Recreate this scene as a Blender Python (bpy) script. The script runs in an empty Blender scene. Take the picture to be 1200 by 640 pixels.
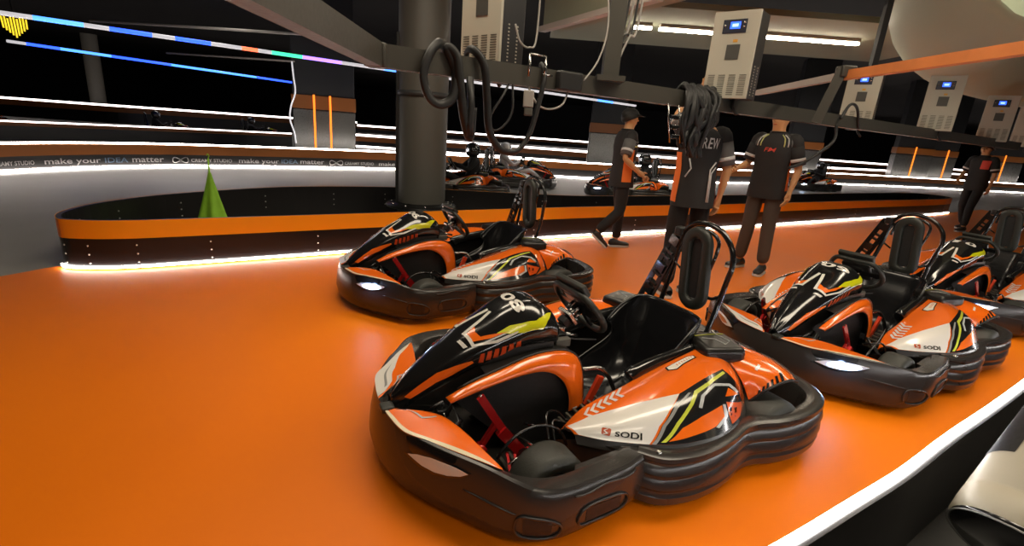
import math
# ---------- pure geometry of the kart's shaped panels (kart frame: x forward, y left, z up, metres)
def cr(p, t):
    """Catmull-Rom through a list of tuples, t in 0..1 over the whole list"""
    n = len(p) - 1
    s = min(max(t, 0.0), 1.0) * n
    i = min(int(s), n - 1)
    f = s - i
    p1, p2 = p[i], p[i + 1]
    p0 = p[i - 1] if i > 0 else tuple(2 * a - b for a, b in zip(p1, p2))
    p3 = p[i + 2] if i + 2 <= n else tuple(2 * b - a for a, b in zip(p1, p2))
    return tuple(0.5 * (2 * b + (c - a) * f + (2 * a - 5 * b + 4 * c - d) * f * f + (3 * b - a - 3 * c + d) * f ** 3)
                 for a, b, c, d in zip(p0, p1, p2, p3))
def grid_surface(rows):
    return lambda u, v: cr([cr(r, v) for r in rows], u)
POD = grid_surface([
    [(.40, .33, .21), (.40, .35, .235), (.39, .38, .25), (.385, .41, .245)],
    [(.27, .30, .27), (.28, .38, .29), (.29, .46, .285), (.29, .50, .25)],
    [(.10, .30, .32), (.11, .40, .345), (.12, .52, .335), (.12, .60, .255)],
    [(-.06, .29, .36), (-.05, .41, .39), (-.03, .54, .365), (-.02, .635, .26)],
    [(-.22, .29, .40), (-.20, .41, .425), (-.17, .54, .38), (-.15, .63, .26)],
    [(-.36, .28, .42), (-.35, .40, .42), (-.32, .52, .37), (-.30, .585, .26)],
    [(-.44, .28, .41), (-.44, .37, .40), (-.44, .45, .34), (-.45, .49, .26)]])
FENDER = grid_surface([
    [(-.40, .30, .425), (-.42, .38, .41), (-.44, .46, .34), (-.46, .505, .255)],
    [(-.50, .30, .43), (-.50, .41, .42), (-.50, .50, .385), (-.50, .55, .33)],
    [(-.58, .30, .42), (-.59, .41, .42), (-.59, .52, .40), (-.58, .58, .37)],
    [(-.66, .30, .38), (-.68, .41, .385), (-.67, .52, .37), (-.65, .58, .35)]])
def _nose_row(x, zc, w, zs):
    h = [(x, 0, zc), (x, .55 * w, zc - .008), (x, .95 * w, zs + .02), (x, w + .008, zs - .02), (x, w - .005, zs - .07), (x, w - .04, zs - .12)]
    return [(a, -b, c) for a, b, c in reversed(h[1:])] + h
NOSE = grid_surface([_nose_row(*r) for r in [
    (.965, .30, .018, .28), (.90, .375, .05, .335), (.80, .455, .078, .40), (.70, .525, .10, .465), (.60, .58, .12, .515),
    (.52, .625, .132, .55), (.45, .652, .142, .575), (.38, .65, .145, .575), (.31, .60, .13, .54)]])
ARCH_OUT = [(.80, .16, .345), (.70, .165, .39), (.58, .168, .425), (.47, .170, .457), (.38, .172, .468), (.30, .175, .462), (.245, .178, .435), (.215, .182, .39), (.20, .188, .33), (.195, .195, .26), (.195, .20, .21)]
ARCH_IN = [(.79, .19, .335), (.69, .20, .367), (.57, .205, .395), (.47, .208, .408), (.41, .210, .405), (.36, .212, .385), (.32, .213, .35), (.295, .214, .31), (.282, .214, .27), (.277, .214, .24), (.275, .214, .20)]
ARCH = grid_surface([[a, tuple((p + q) / 2 + d for p, q, d in zip(a, b, (0, .012, .004))), b] for a, b in zip(ARCH_OUT, ARCH_IN)])
_np = ([
    [(1.000, .03, .272), (.975, .05, .276), (.955, .075, .280)],
    [(.992, .11, .272), (.93, .115, .278), (.875, .125, .282)],
    [(.968, .215, .272), (.895, .192, .276), (.825, .168, .280)],
    [(.905, .297, .271), (.85, .255, .275), (.797, .222, .277)],
    [(.82, .407, .268), (.795, .355, .270), (.770, .305, .271)],
    [(.732, .508, .260), (.731, .505, .260), (.729, .500, .260)]])
NPANEL = grid_surface([[(x, y, z + .004) for x, y, z in r] for r in _np])
# bumper outlines (left half)
FRONT_PATH = [(1.02, 0), (1.008, .12), (.975, .23), (.915, .34), (.84, .45), (.76, .56), (.68, .625), (.58, .655), (.45, .65), (.33, .64), (.235, .615)]
SIDE_PATH = [(.235, .585), (.17, .655), (.06, .685), (-.06, .685), (-.18, .665), (-.29, .635), (-.37, .635), (-.46, .66), (-.57, .672), (-.68, .665), (-.79, .635), (-.875, .57), (-.93, .45), (-.95, .28), (-.955, 0)]
def full_path(h, rev):
    m = [(x, -y) for x, y in h]
    return (m[::-1] + h[1:]) if rev else (h + m[::-1][1:])
FPATH = full_path(FRONT_PATH, True)      # right end -> nose -> left end
SPATH = full_path(SIDE_PATH, False)      # left end -> rear -> right end
def prof(pr, z):
    for (o0, z0), (o1, z1) in zip(pr, pr[1:]):
        if min(z0, z1) <= z <= max(z0, z1) and z0 != z1:
            return o0 + (o1 - o0) * (z - z0) / (z1 - z0)
    return pr[0][0]
F_DOME = [(-.032, .277), (-.022, .274), (-.008, .240), (.004, .170), (.009, .11), (-.002, .06), (-.02, .038)]
F_FLAT = [(-.012, .252), (.0, .243), (.006, .225), (.012, .17), (.006, .11), (-.012, .06), (-.03, .038)]
S_OUT = [(-.010, .252), (.002, .246), (.004, .232), (-.004, .222), (-.004, .214), (.006, .202), (.011, .182), (.002, .168), (.001, .160), (.009, .148), (.012, .124), (.002, .110), (.001, .102), (.009, .088), (.004, .056), (-.02, .038)]
def wall_point(path, outp, t, z, off=0.0):
    e = 1e-3
    a, b = cr(path, t - e), cr(path, t + e)
    if t < e: a = cr(path, 0)
    if t > 1 - e: b = cr(path, 1)
    dx, dy = b[0] - a[0], b[1] - a[1]
    L = math.hypot(dx, dy) or 1
    sgn = 1 if path is FPATH or (path and path[0][0] == FPATH[0][0] and path[0][1] == FPATH[0][1]) else 1
    nx, ny = dy / L, -dx / L
    c = cr(path, t)
    if nx * c[0] + ny * c[1] < 0: nx, ny = -nx, -ny
    o = prof(outp, z) + off
    return (c[0] + nx * o, c[1] + ny * o, z)
def front_w(t):
    a = min(max((.345 - abs(t - .5)) / .13, 0), 1); return a * a * (3 - 2 * a)
def front_prof(t):
    w = front_w(t); return [(a[0] * w + c[0] * (1 - w), a[1] * w + c[1] * (1 - w)) for a, c in zip(F_DOME, F_FLAT)]
def FWALL(u, v):
    pr = front_prof(u); top = pr[0][1]
    return wall_point(FPATH, pr, u, top - .001 - (top - .041) * v)
SWALL = lambda u, v: wall_point(SPATH, S_OUT, u, .245 - .2 * v)
import bpy, bmesh, random
from mathutils import Vector, Matrix
random.seed(4)
SC = bpy.context.scene
COL = SC.collection
PI = math.pi
V = Vector

# ------------------------------------------------------------------ materials
def mat(name, col, rough=.5, metal=0.0, emit=None, es=0.0, bump=0.0, bscale=60, spec=.5, coat=0.0, var=0.0, vscale=8, alpha=None, trans=0.0):
    m = bpy.data.materials.new(name); m.use_nodes = True
    nt = m.node_tree; b = nt.nodes['Principled BSDF']
    b.inputs['Base Color'].default_value = (*col, 1); b.inputs['Roughness'].default_value = rough
    b.inputs['Metallic'].default_value = metal; b.inputs['Specular IOR Level'].default_value = spec
    b.inputs['Coat Weight'].default_value = coat; b.inputs['Coat Roughness'].default_value = .08
    b.inputs['Transmission Weight'].default_value = trans
    if emit:
        b.inputs['Emission Color'].default_value = (*emit, 1); b.inputs['Emission Strength'].default_value = es
    tc = nt.nodes.new('ShaderNodeTexCoord')
    if var:
        n = nt.nodes.new('ShaderNodeTexNoise'); n.inputs['Scale'].default_value = vscale; n.inputs['Detail'].default_value = 4
        nt.links.new(tc.outputs['Object'], n.inputs['Vector'])
        mx = nt.nodes.new('ShaderNodeMix'); mx.data_type = 'RGBA'
        mx.inputs['A'].default_value = (*[c * (1 - var) for c in col], 1); mx.inputs['B'].default_value = (*[min(1, c * (1 + var)) for c in col], 1)
        nt.links.new(n.outputs['Fac'], mx.inputs['Factor']); nt.links.new(mx.outputs['Result'], b.inputs['Base Color'])
    n2 = nt.nodes.new('ShaderNodeTexNoise'); n2.inputs['Scale'].default_value = bscale; n2.inputs['Detail'].default_value = 3
    nt.links.new(tc.outputs['Object'], n2.inputs['Vector'])
    if bump:
        bp = nt.nodes.new('ShaderNodeBump'); bp.inputs['Strength'].default_value = bump; bp.inputs['Distance'].default_value = .01
        nt.links.new(n2.outputs['Fac'], bp.inputs['Height']); nt.links.new(bp.outputs['Normal'], b.inputs['Normal'])
    elif not emit and rough > .06:
        mr = nt.nodes.new('ShaderNodeMapRange'); mr.inputs['To Min'].default_value = rough * .85; mr.inputs['To Max'].default_value = min(1, rough * 1.15)
        nt.links.new(n2.outputs['Fac'], mr.inputs['Value']); nt.links.new(mr.outputs['Result'], b.inputs['Roughness'])
    return m
M = {}
def defm(n, *a, **k): M[n] = mat(n, *a, **k)
ORANGE = (.90, .155, .008)
defm('black_plastic', (.014, .013, .012), .30, bump=.05, bscale=200)
defm('bumper_plastic', (.028, .025, .023), .27, bump=.03, bscale=120)
defm('black_gloss', (.010, .010, .010), .16, coat=.6)
defm('black_matte', (.010, .010, .010), .6)
defm('orange_body', ORANGE, .22, coat=.8)
defm('orange', ORANGE, .22, coat=.8)
defm('red_orange', (.75, .10, .012), .25, coat=.6)
defm('white', (.74, .71, .66), .25, coat=.6)
defm('badge_white', (.85, .80, .70), .3)
defm('cream', (.80, .70, .50), .25, coat=.5)
defm('black', (.012, .012, .012), .18, coat=.8)
defm('lime', (.62, .62, .01), .25, coat=.6)
defm('lime_line', (.55, .58, .06), .25, coat=.6)
defm('grey_line', (.28, .28, .27), .25, coat=.5)
defm('silver_line', (.50, .52, .52), .25, coat=.5)
defm('red_slit', (.65, .07, .01), .3)
defm('logo_red', (.45, .06, .01), .3)
defm('tyre', (.032, .033, .028), .55, bump=.12, bscale=150)
defm('rim', (.02, .02, .02), .3, metal=.6)
defm('steel', (.42, .41, .39), .25, metal=1)
defm('frame_tube', (.012, .012, .012), .22, metal=.3, coat=.5)
defm('red_metal', (.55, .015, .015), .25, metal=.5, coat=.6)
defm('red_plastic', (.80, .07, .02), .35)
defm('seat', (.008, .008, .009), .20, coat=.35)
defm('rubber_grip', (.022, .024, .020), .45, bump=.1, bscale=250)
defm('tray', (.022, .021, .018), .4, metal=.4)
defm('tray_rib', (.16, .15, .12), .4, metal=.6)
defm('lamp_lens', (.72, .72, .70), .12, coat=1)
defm('lamp_lit', (.8, .9, 1), .2, emit=(.50, .72, 1.0), es=45)
defm('lamp_chrome', (.55, .60, .70), .12, metal=.9, coat=1)
defm('led', (1, 1, 1), .4, emit=(1.0, .90, .82), es=20)
defm('led_far', (1, 1, 1), .4, emit=(1.0, .88, .84), es=5)
defm('led_near', (1, 1, 1), .4, emit=(1.0, .96, .93), es=30)
defm('led_blue', (.1, .3, 1), .4, emit=(.02, .07, 1.0), es=3.5)
defm('led_cyan', (.3, .6, 1), .4, emit=(.06, .24, 1.0), es=3)
defm('led_green', (.1, .8, .4), .4, emit=(.05, .8, .35), es=2)
defm('led_red', (.9, .1, .05), .4, emit=(1, .12, .05), es=3)
defm('led_violet', (.4, .2, 1), .4, emit=(.30, .16, 1.0), es=3)
defm('led_dim', (.8, .8, .8), .4, emit=(.75, .72, .75), es=.75)
defm('led_yellow', (1, .8, .1), .4, emit=(1, .70, .03), es=1.2)
defm('led_orange', (1, .3, .05), .4, emit=(1, .26, .02), es=1.5)
defm('tube_light', (1, 1, 1), .4, emit=(1.0, .88, .68), es=38)
defm('barrier_black', (.012, .011, .012), .28, bump=.03, bscale=8)
defm('duct_paint', (.36, .42, .30), .6)
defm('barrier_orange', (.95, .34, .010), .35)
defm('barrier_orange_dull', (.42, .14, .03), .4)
defm('banner', (.035, .033, .033), .45)
defm('banner_text', (.55, .53, .52), .5)
defm('banner_blue', (.16, .24, .34), .5)
defm('screw', (.55, .53, .48), .3, metal=.8)
defm('column_paint', (.085, .082, .072), .5, var=.12, vscale=2)
defm('column_dark', (.035, .036, .038), .5)
defm('column_metal', (.26, .26, .25), .28, metal=.7)
defm('charger_white', (.47, .445, .365), .42, var=.03)
defm('charger_dark', (.022, .022, .024), .4)
defm('grille_dark', (.09, .085, .07), .6)
defm('screen_frame', (.03, .032, .05), .25)
defm('screen', (.05, .1, .9), .2, emit=(.03, .12, 1.0), es=2.2)
defm('screen_glyph', (.5, .7, 1), .2, emit=(.25, .45, 1.0), es=2)
defm('label_grey', (.07, .068, .06), .4)
defm('label_orange', (.7, .35, .05), .4)
defm('beam', (.070, .066, .055), .45, metal=.3, var=.1)
defm('rail_orange', (.62, .20, .05), .5, var=.35, vscale=5)
defm('rail_white', (.50, .45, .40), .5)
defm('cable', (.012, .012, .012), .5)
defm('cable_grey', (.35, .33, .30), .5)
defm('ceiling', (.020, .017, .014), .8, var=.3, vscale=.4)
defm('soffit', (.30, .31, .22), .75, var=.15, vscale=.7)
defm('wall_dark', (.010, .010, .012), .7)
defm('skin', (.60, .30, .13), .5, bump=.02)
defm('hair', (.010, .008, .006), .5)
defm('shirt_black', (.018, .016, .016), .75, bump=.2, bscale=30)
defm('shirt_orange', (.85, .18, .02), .7)
defm('shirt_grey', (.12, .115, .115), .7)
defm('shirt_white', (.65, .63, .62), .7)
defm('shirt_lime', (.55, .56, .20), .7)
defm('shirt_red', (.75, .08, .05), .7)
defm('trousers_black', (.010, .010, .011), .8, bump=.2, bscale=25)
defm('trousers_brown', (.075, .058, .045), .8, bump=.2, bscale=25)
defm('shoe', (.03, .03, .03), .5)
defm('sole', (.62, .60, .56), .6)
defm('cap', (.012, .012, .012), .7)
defm('cap_tan', (.38, .25, .07), .7)  # yellowish light on the cap put into its colour
defm('cloth_green', (.30, .62, .035), .7, var=.2, vscale=12)
defm('cream_body', (.42, .38, .29), .45)
defm('helmet', (.02, .02, .022), .15, coat=1)
defm('helmet_white', (.5, .5, .52), .2, coat=1)
defm('eye', (.01, .01, .01), .2)
defm('glove', (.28, .26, .22), .7)

# ------------------------------------------------------------------ mesh builder
class MB:
    def __init__(s): s.bm = bmesh.new(); s.mats = []
    def mi(s, m):
        if m not in s.mats: s.mats.append(m)
        return s.mats.index(m)
    def face(s, vs, mi, smooth=True):
        try: f = s.bm.faces.new(vs)
        except ValueError: return None
        f.material_index = mi; f.smooth = smooth; return f
    def box(s, c, d, m, rot=None, bev=0.0):
        mi = s.mi(m); r = rot or Matrix()
        n0 = len(s.bm.faces)
        vs = []
        g = bmesh.ops.create_cube(s.bm, size=1, matrix=Matrix.Translation(V(c)) @ r.to_4x4() @ Matrix.Diagonal((d[0], d[1], d[2], 1)))
        vs = g['verts']; fs = {f for v in vs for f in v.link_faces}
        for f in fs: f.material_index = mi; f.smooth = False
        if bev:
            es = list({e for v in vs for e in v.link_edges})
            r_ = bmesh.ops.bevel(s.bm, geom=es, offset=bev, segments=2, profile=.6, affect='EDGES')
            for f in r_['faces']: f.material_index = mi; f.smooth = True
        return s
    def tube(s, pts, r, m, n=8, closed=False, cap=True, flat=None):
        mi = s.mi(m); P = [V(p) for p in pts]; N = len(P)
        rs = r if isinstance(r, (list, tuple)) else [r] * N
        T = []
        for i in range(N):
            if closed: t = P[(i + 1) % N] - P[i - 1]
            else: t = P[min(i + 1, N - 1)] - P[max(i - 1, 0)]
            T.append(t.normalized() if t.length > 1e-9 else V((0, 0, 1)))
        up = V((0, 0, 1)) if abs(T[0].z) < .9 else V((1, 0, 0))
        nrm = (up - T[0] * up.dot(T[0])).normalized(); rings = []
        for i in range(N):
            nrm = nrm - T[i] * nrm.dot(T[i])
            nrm = nrm.normalized() if nrm.length > 1e-6 else V((1, 0, 0))
            b = T[i].cross(nrm)
            fx, fy = flat or (1, 1)
            rings.append([s.bm.verts.new(P[i] + (nrm * math.cos(2 * PI * k / n) * fx + b * math.sin(2 * PI * k / n) * fy) * rs[i]) for k in range(n)])
        for i in range(N if closed else N - 1):
            A, B = rings[i], rings[(i + 1) % N]
            for k in range(n): s.face((A[k], A[(k + 1) % n], B[(k + 1) % n], B[k]), mi)
        if not closed and cap:
            s.face(rings[0][::-1], mi, False); s.face(rings[-1], mi, False)
        return s
    def bar(s, a, b, w, h, m, up=(0, 0, 1)):
        a, b = V(a), V(b); d = b - a; x = d.normalized(); u = V(up)
        if abs(x.dot(u)) > .98: u = V((1, 0, 0))
        y = u.cross(x).normalized(); z = x.cross(y)
        R = Matrix((x, y, z)).transposed()
        return s.box((a + b) / 2, (d.length, w, h), m, R)
    def lathe(s, prof_, m, n=24, mtx=None, mats=None):
        """profile of (radius, height) about local z"""
        mtx = mtx or Matrix(); rings = []
        for r, h in prof_:
            rings.append([s.bm.verts.new(mtx @ V((r * math.cos(2 * PI * k / n), r * math.sin(2 * PI * k / n), h))) for k in range(n)] if r > 1e-6 else [s.bm.verts.new(mtx @ V((0, 0, h)))])
        for i, (A, B) in enumerate(zip(rings, rings[1:])):
            mi = s.mi(mats[i] if mats else m)
            for k in range(n):
                k2 = (k + 1) % n
                if len(A) > 1 and len(B) > 1: s.face((A[k], A[k2], B[k2], B[k]), mi)
                elif len(A) > 1: s.face((A[k], A[k2], B[0]), mi)
                elif len(B) > 1: s.face((A[0], B[k2], B[k]), mi)
        return s
    def prism(s, pts, a, b, m, mtx=None):
        """polygon pts (2-D) extruded between a and b along local z"""
        mi = s.mi(m); mtx = mtx or Matrix()
        A = [s.bm.verts.new(mtx @ V((x, y, a))) for x, y in pts]; B = [s.bm.verts.new(mtx @ V((x, y, b))) for x, y in pts]
        s.face(A[::-1], mi, False); s.face(B, mi, False)
        for i in range(len(pts)):
            j = (i + 1) % len(pts); s.face((A[i], A[j], B[j], B[i]), mi, False)
        return s
    def grid(s, f, nu, nv, m, u0=0, u1=1, v0=0, v1=1, closed_u=False, closed_v=False):
        mi = s.mi(m)
        g = [[s.bm.verts.new(f(u0 + (u1 - u0) * i / nu, v0 + (v1 - v0) * j / nv)) for j in range(nv + (0 if closed_v else 1))] for i in range(nu + (0 if closed_u else 1))]
        for i in range(nu):
            for j in range(nv):
                a, b = g[i], g[(i + 1) % len(g)]; j2 = (j + 1) % len(a)
                s.face((a[j], b[j], b[j2], a[j2]), mi)
        return g
    def shell(s, f, nu, nv, m, th, m2=None):
        """surface with real thickness (front sheet, back sheet, rim)"""
        F = s.grid(f, nu, nv, m)
        B = s.grid(lambda u, v: V(f(u, v)) - surf_n(f, u, v) * th, nu, nv, m2 or m)
        mi = s.mi(m2 or m)
        ring = lambda g: [g[i][0] for i in range(nu + 1)] + [g[nu][j] for j in range(1, nv + 1)] + [g[i][nv] for i in range(nu - 1, -1, -1)] + [g[0][j] for j in range(nv - 1, 0, -1)]
        a, b = ring(F), ring(B)
        for i in range(len(a)):
            j = (i + 1) % len(a); s.face((a[i], b[i], b[j], a[j]), mi, False)
        return s
    def decal(s, pts, f, m, off=.0012, nu=14, nv=10):
        """a sticker: a polygon in the panel's (u, v) space laid on its surface"""
        t = bmesh.new()
        vs = [t.verts.new((x, y, 0)) for x, y in pts]
        try: t.faces.new(vs)
        except ValueError: t.free(); return s
        s._map(t, f, m, off, nu, nv); t.free(); return s
    def _map(s, t, f, m, off, nu, nv):
        xs = [v.co.x for v in t.verts]; ys = [v.co.y for v in t.verts]
        if not xs: return
        for i in range(1, 60 * 0 + nu * 4):
            x = i / (nu * 4)
            if min(xs) < x < max(xs): bmesh.ops.bisect_plane(t, geom=t.verts[:] + t.edges[:] + t.faces[:], plane_co=(x, 0, 0), plane_no=(1, 0, 0))
        for i in range(1, nv * 2):
            y = i / (nv * 2)
            if min(ys) < y < max(ys): bmesh.ops.bisect_plane(t, geom=t.verts[:] + t.edges[:] + t.faces[:], plane_co=(0, y, 0), plane_no=(0, 1, 0))
        bmesh.ops.triangulate(t, faces=t.faces[:])
        mi = s.mi(m); mp = {}
        for v in t.verts:
            u, w = min(max(v.co.x, 0), 1), min(max(v.co.y, 0), 1)
            mp[v] = s.bm.verts.new(V(f(u, w)) + surf_n(f, u, w) * off)
        for fc in t.faces: s.face([mp[v] for v in fc.verts], mi)
    def text(s, string, f, m, frame, off=.002, nu=14, nv=10):
        """lettering laid on a surface; frame = (origin uv, right vector uv, up vector uv) of the text's bounding box"""
        t = text_bm(string)
        if t is None: return s
        (ox, oy), (rx, ry), (ux, uy) = frame
        for v in t.verts:
            a, b = v.co.x, v.co.y
            v.co = (ox + rx * a + ux * b, oy + ry * a + uy * b, 0)
        s._map(t, f, m, off, nu, nv); t.free(); return s
    def build(s, name, parent=None, mirror=False, recalc=True, auto=None, loc=None):
        if mirror:
            for v in s.bm.verts: v.co.y = -v.co.y
            bmesh.ops.reverse_faces(s.bm, faces=s.bm.faces[:])
        if recalc: bmesh.ops.recalc_face_normals(s.bm, faces=s.bm.faces[:])
        me = bpy.data.meshes.new(name); s.bm.to_mesh(me); s.bm.free()
        for m in s.mats: me.materials.append(M[m])
        o = bpy.data.objects.new(name, me); COL.objects.link(o)
        if parent: o.parent = parent
        if loc: o.location = loc
        return o
def surf_n(f, u, v):
    e = 2e-3
    a = V(f(max(u - e, 0), v)); b = V(f(min(u + e, 1), v)); c = V(f(u, max(v - e, 0))); d = V(f(u, min(v + e, 1)))
    n = (b - a).cross(d - c)
    if n.length < 1e-12: return V((0, 0, 1))
    n.normalize()
    p = V(f(u, v)); ref = getattr(f, 'ref', None)
    if ref is not None and n.dot(p - V(ref)) < 0: n = -n
    return n
class Surf:
    def __init__(s, f, ref): s.f = f; s.ref = ref
    def __call__(s, u, v): return s.f(u, v)
_tcache = {}
def text_bm(string):
    if string not in _tcache:
        c = bpy.data.curves.new('lettering', 'FONT'); c.body = string; c.resolution_u = 3; c.offset = .022 if string in ('SODI', '0', '1', '6', '8', '9') else .008
        o = bpy.data.objects.new('lettering', c); COL.objects.link(o)
        me = bpy.data.meshes.new_from_object(o.evaluated_get(bpy.context.evaluated_depsgraph_get()))
        bpy.data.objects.remove(o); bpy.data.curves.remove(c); _tcache[string] = me
    me = _tcache[string]
    if not len(me.vertices): return None
    t = bmesh.new(); t.from_mesh(me)
    xs = [v.co.x for v in t.verts]; ys = [v.co.y for v in t.verts]
    x0, x1, y0, y1 = min(xs), max(xs), min(ys), max(ys)
    for v in t.verts: v.co = ((v.co.x - x0) / (x1 - x0), (v.co.y - y0) / (y1 - y0), 0)
    return t
def tag(o, label=None, cat=None, group=None, kind=None):
    if label: o['label'] = label
    if cat: o['category'] = cat
    if group: o['group'] = group
    if kind: o['kind'] = kind
    return o
def empty(name, loc=(0, 0, 0), rz=0):
    o = bpy.data.objects.new(name, None); o.empty_display_size = .1; COL.objects.link(o)
    o.location = loc; o.rotation_euler = (0, 0, rz); return o
def kids(o): return [c for c in o.children]
def copy_tree(o, parent=None):
    c = o.copy(); COL.objects.link(c); c.parent = parent
    for ch in kids(o): copy_tree(ch, c)
    return c
def smooth_path(pts, n, closed=False):
    if closed:
        L = len(pts); out = []
        ext = [pts[-1]] + list(pts) + [pts[0], pts[1]]
        for i in range(L):
            p0, p1, p2, p3 = ext[i], ext[i + 1], ext[i + 2], ext[i + 3]
            for k in range(n):
                f = k / n
                out.append(tuple(0.5 * (2 * b + (c - a) * f + (2 * a - 5 * b + 4 * c - d) * f * f + (3 * b - a - 3 * c + d) * f ** 3) for a, b, c, d in zip(p0, p1, p2, p3)))
        return out
    N = n * (len(pts) - 1)
    return [cr(pts, i / N) for i in range(N + 1)]
# sticker outlines in each panel's own (u, v) space
DECALS = {
 'POD': [
  ('white',[(0.024,0.389),(0.138,0.363),(0.248,0.433),(0.355,0.5),(0.486,0.563),(0.405,0.677),(0.333,0.811),(0.282,0.989),(0.226,0.981),(0.13,0.917)]),
  ('black',[(0.486,0.563),(0.572,0.538),(0.663,0.516),(0.794,0.466),(0.849,0.653),(0.909,0.9),(0.825,1.0),(0.664,1.0),(0.43,1.0),(0.289,0.988),(0.343,0.816),(0.417,0.678)]),
  ('grey_line',[(0.289,0.988),(0.347,0.809),(0.427,0.675),(0.525,0.589),(0.536,0.599),(0.439,0.694),(0.359,0.824),(0.302,0.986)]),
  ('lime_line',[(0.32,0.976),(0.406,0.815),(0.505,0.687),(0.557,0.596),(0.649,0.567),(0.781,0.495),(0.791,0.52),(0.655,0.598),(0.566,0.631),(0.517,0.712),(0.419,0.836),(0.338,0.977)]),
  ('silver_line',[(0.539,0.748),(0.579,0.658),(0.685,0.596),(0.781,0.635),(0.838,0.742),(0.814,0.748),(0.767,0.657),(0.682,0.622),(0.596,0.677),(0.556,0.764)]),
  ('orange',[(0.349,0.97),(0.426,0.869),(0.543,0.822),(0.686,0.796),(0.69,0.888),(0.615,0.932),(0.468,0.951)]),
  ('silver_line',[(0.693,0.793),(0.711,0.8),(0.715,0.901),(0.636,0.954),(0.613,0.938),(0.69,0.888)]),
  ('red_orange',[(0.72,0.783),(0.881,0.872),(0.826,0.971),(0.739,0.979),(0.724,0.885)]),
  ('orange',[(0.722,0.739),(0.757,0.671),(0.832,0.766)]),
  ('black',[(0.732,0.832),(0.751,0.842),(0.749,0.913),(0.734,0.918)]),
  ('black',[(0.772,0.853),(0.796,0.868),(0.789,0.932),(0.77,0.941)]),
  ('white',[(0.129,0.246),(0.17,0.117),(0.18,0.141),(0.142,0.275),(0.155,0.385),(0.139,0.396)]),
  ('white',[(0.163,0.234),(0.202,0.109),(0.212,0.129),(0.176,0.258),(0.187,0.36),(0.173,0.368)]),
  ('white',[(0.195,0.219),(0.233,0.092),(0.243,0.109),(0.207,0.241),(0.216,0.339),(0.203,0.346)]),
  ('white',[(0.226,0.201),(0.264,0.07),(0.274,0.086),(0.237,0.222),(0.245,0.32),(0.232,0.326)]),
  ('white',[(0.256,0.18),(0.296,0.047),(0.307,0.063),(0.267,0.201),(0.274,0.302),(0.261,0.307)]),
  ('white',[(0.287,0.158),(0.33,0.028),(0.342,0.046),(0.298,0.179),(0.304,0.283),(0.29,0.289)]),
  ('badge_white',[(0.514,0.229),(0.558,0.171),(0.62,0.233),(0.616,0.305),(0.592,0.356),(0.538,0.326),(0.505,0.354)]),
 ],
 'FENDER': [
  ('black',[(0.141,0.996),(0.202,0.931),(0.243,0.941),(0.18,1.0)]),
  ('black',[(0.226,1.0),(0.274,0.914),(0.316,0.921),(0.265,1.0)]),
  ('black',[(0.31,1.0),(0.348,0.891),(0.388,0.895),(0.35,1.0)]),
  ('black',[(0.392,1.0),(0.419,0.861),(0.458,0.863),(0.429,1.0)]),
  ('black',[(0.469,1.0),(0.493,0.825),(0.534,0.824),(0.508,1.0)]),
  ('black',[(0.55,1.0),(0.577,0.781),(0.629,0.774),(0.596,1.0)]),
  ('white',[(0.282,0.595),(0.401,0.53),(0.412,0.568),(0.3,0.633)]),
 ],
 'NOSE': [
  ('lime',[(0.957,0.634),(0.879,0.718),(0.838,0.793),(0.694,0.781),(0.598,0.728),(0.526,0.684),(0.608,0.677),(0.691,0.696),(0.791,0.707)]),
  ('white',[(0.549,0.504),(0.555,0.526),(0.403,0.574),(0.417,0.683),(0.515,0.731),(0.654,0.739),(0.658,0.758),(0.523,0.761),(0.404,0.692),(0.384,0.553)]),
  ('orange',[(0.446,0.556),(0.402,0.581),(0.413,0.66),(0.491,0.698),(0.595,0.712),(0.564,0.701),(0.449,0.654),(0.436,0.607)]),
  ('orange',[(0.09,0.771),(0.169,0.746),(0.242,0.728),(0.322,0.765),(0.4,0.811),(0.409,0.836),(0.374,0.838),(0.311,0.831),(0.237,0.807),(0.176,0.816),(0.124,0.82)]),
  ('white',[(0.351,0.588),(0.366,0.594),(0.387,0.676),(0.368,0.67)]),
  ('red_slit',[(0.43,0.859),(0.438,0.787),(0.457,0.795),(0.456,0.878)]),
  ('red_slit',[(0.466,0.871),(0.472,0.797),(0.493,0.805),(0.494,0.891)]),
  ('red_slit',[(0.504,0.884),(0.509,0.807),(0.534,0.815),(0.538,0.907)]),
  ('red_slit',[(0.549,0.899),(0.552,0.818),(0.579,0.826),(0.588,0.924)]),
  ('red_slit',[(0.599,0.914),(0.598,0.828),(0.627,0.835),(0.641,0.94)]),
  ('red_slit',[(0.652,0.928),(0.648,0.837),(0.679,0.844),(0.7,0.956)]),
 ],
}
LAMP_UV = [(0.61,0.261),(0.627,0.197),(0.648,0.153),(0.668,0.143),(0.687,0.138),(0.705,0.154),(0.695,0.228),(0.677,0.293),(0.658,0.327),(0.637,0.322)]
BANNER = [('CREAMY STUDIO', 2.424, 3.06), ('make your', 3.216, 4.112), ('IDEA', 4.182, 4.573), ('matter', 4.647, 5.206), ('logo', 5.362, 5.661), ('CREAMY STUDIO', 5.709, 6.507), ('make your', 6.647, 7.509), ('IDEA', 7.567, 7.939), ('matter', 7.998, 8.571), ('logo', 8.697, 9.039), ('CREAMY STUDIO', 9.083, 9.84), ('make your', 9.978, 10.875)]
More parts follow.
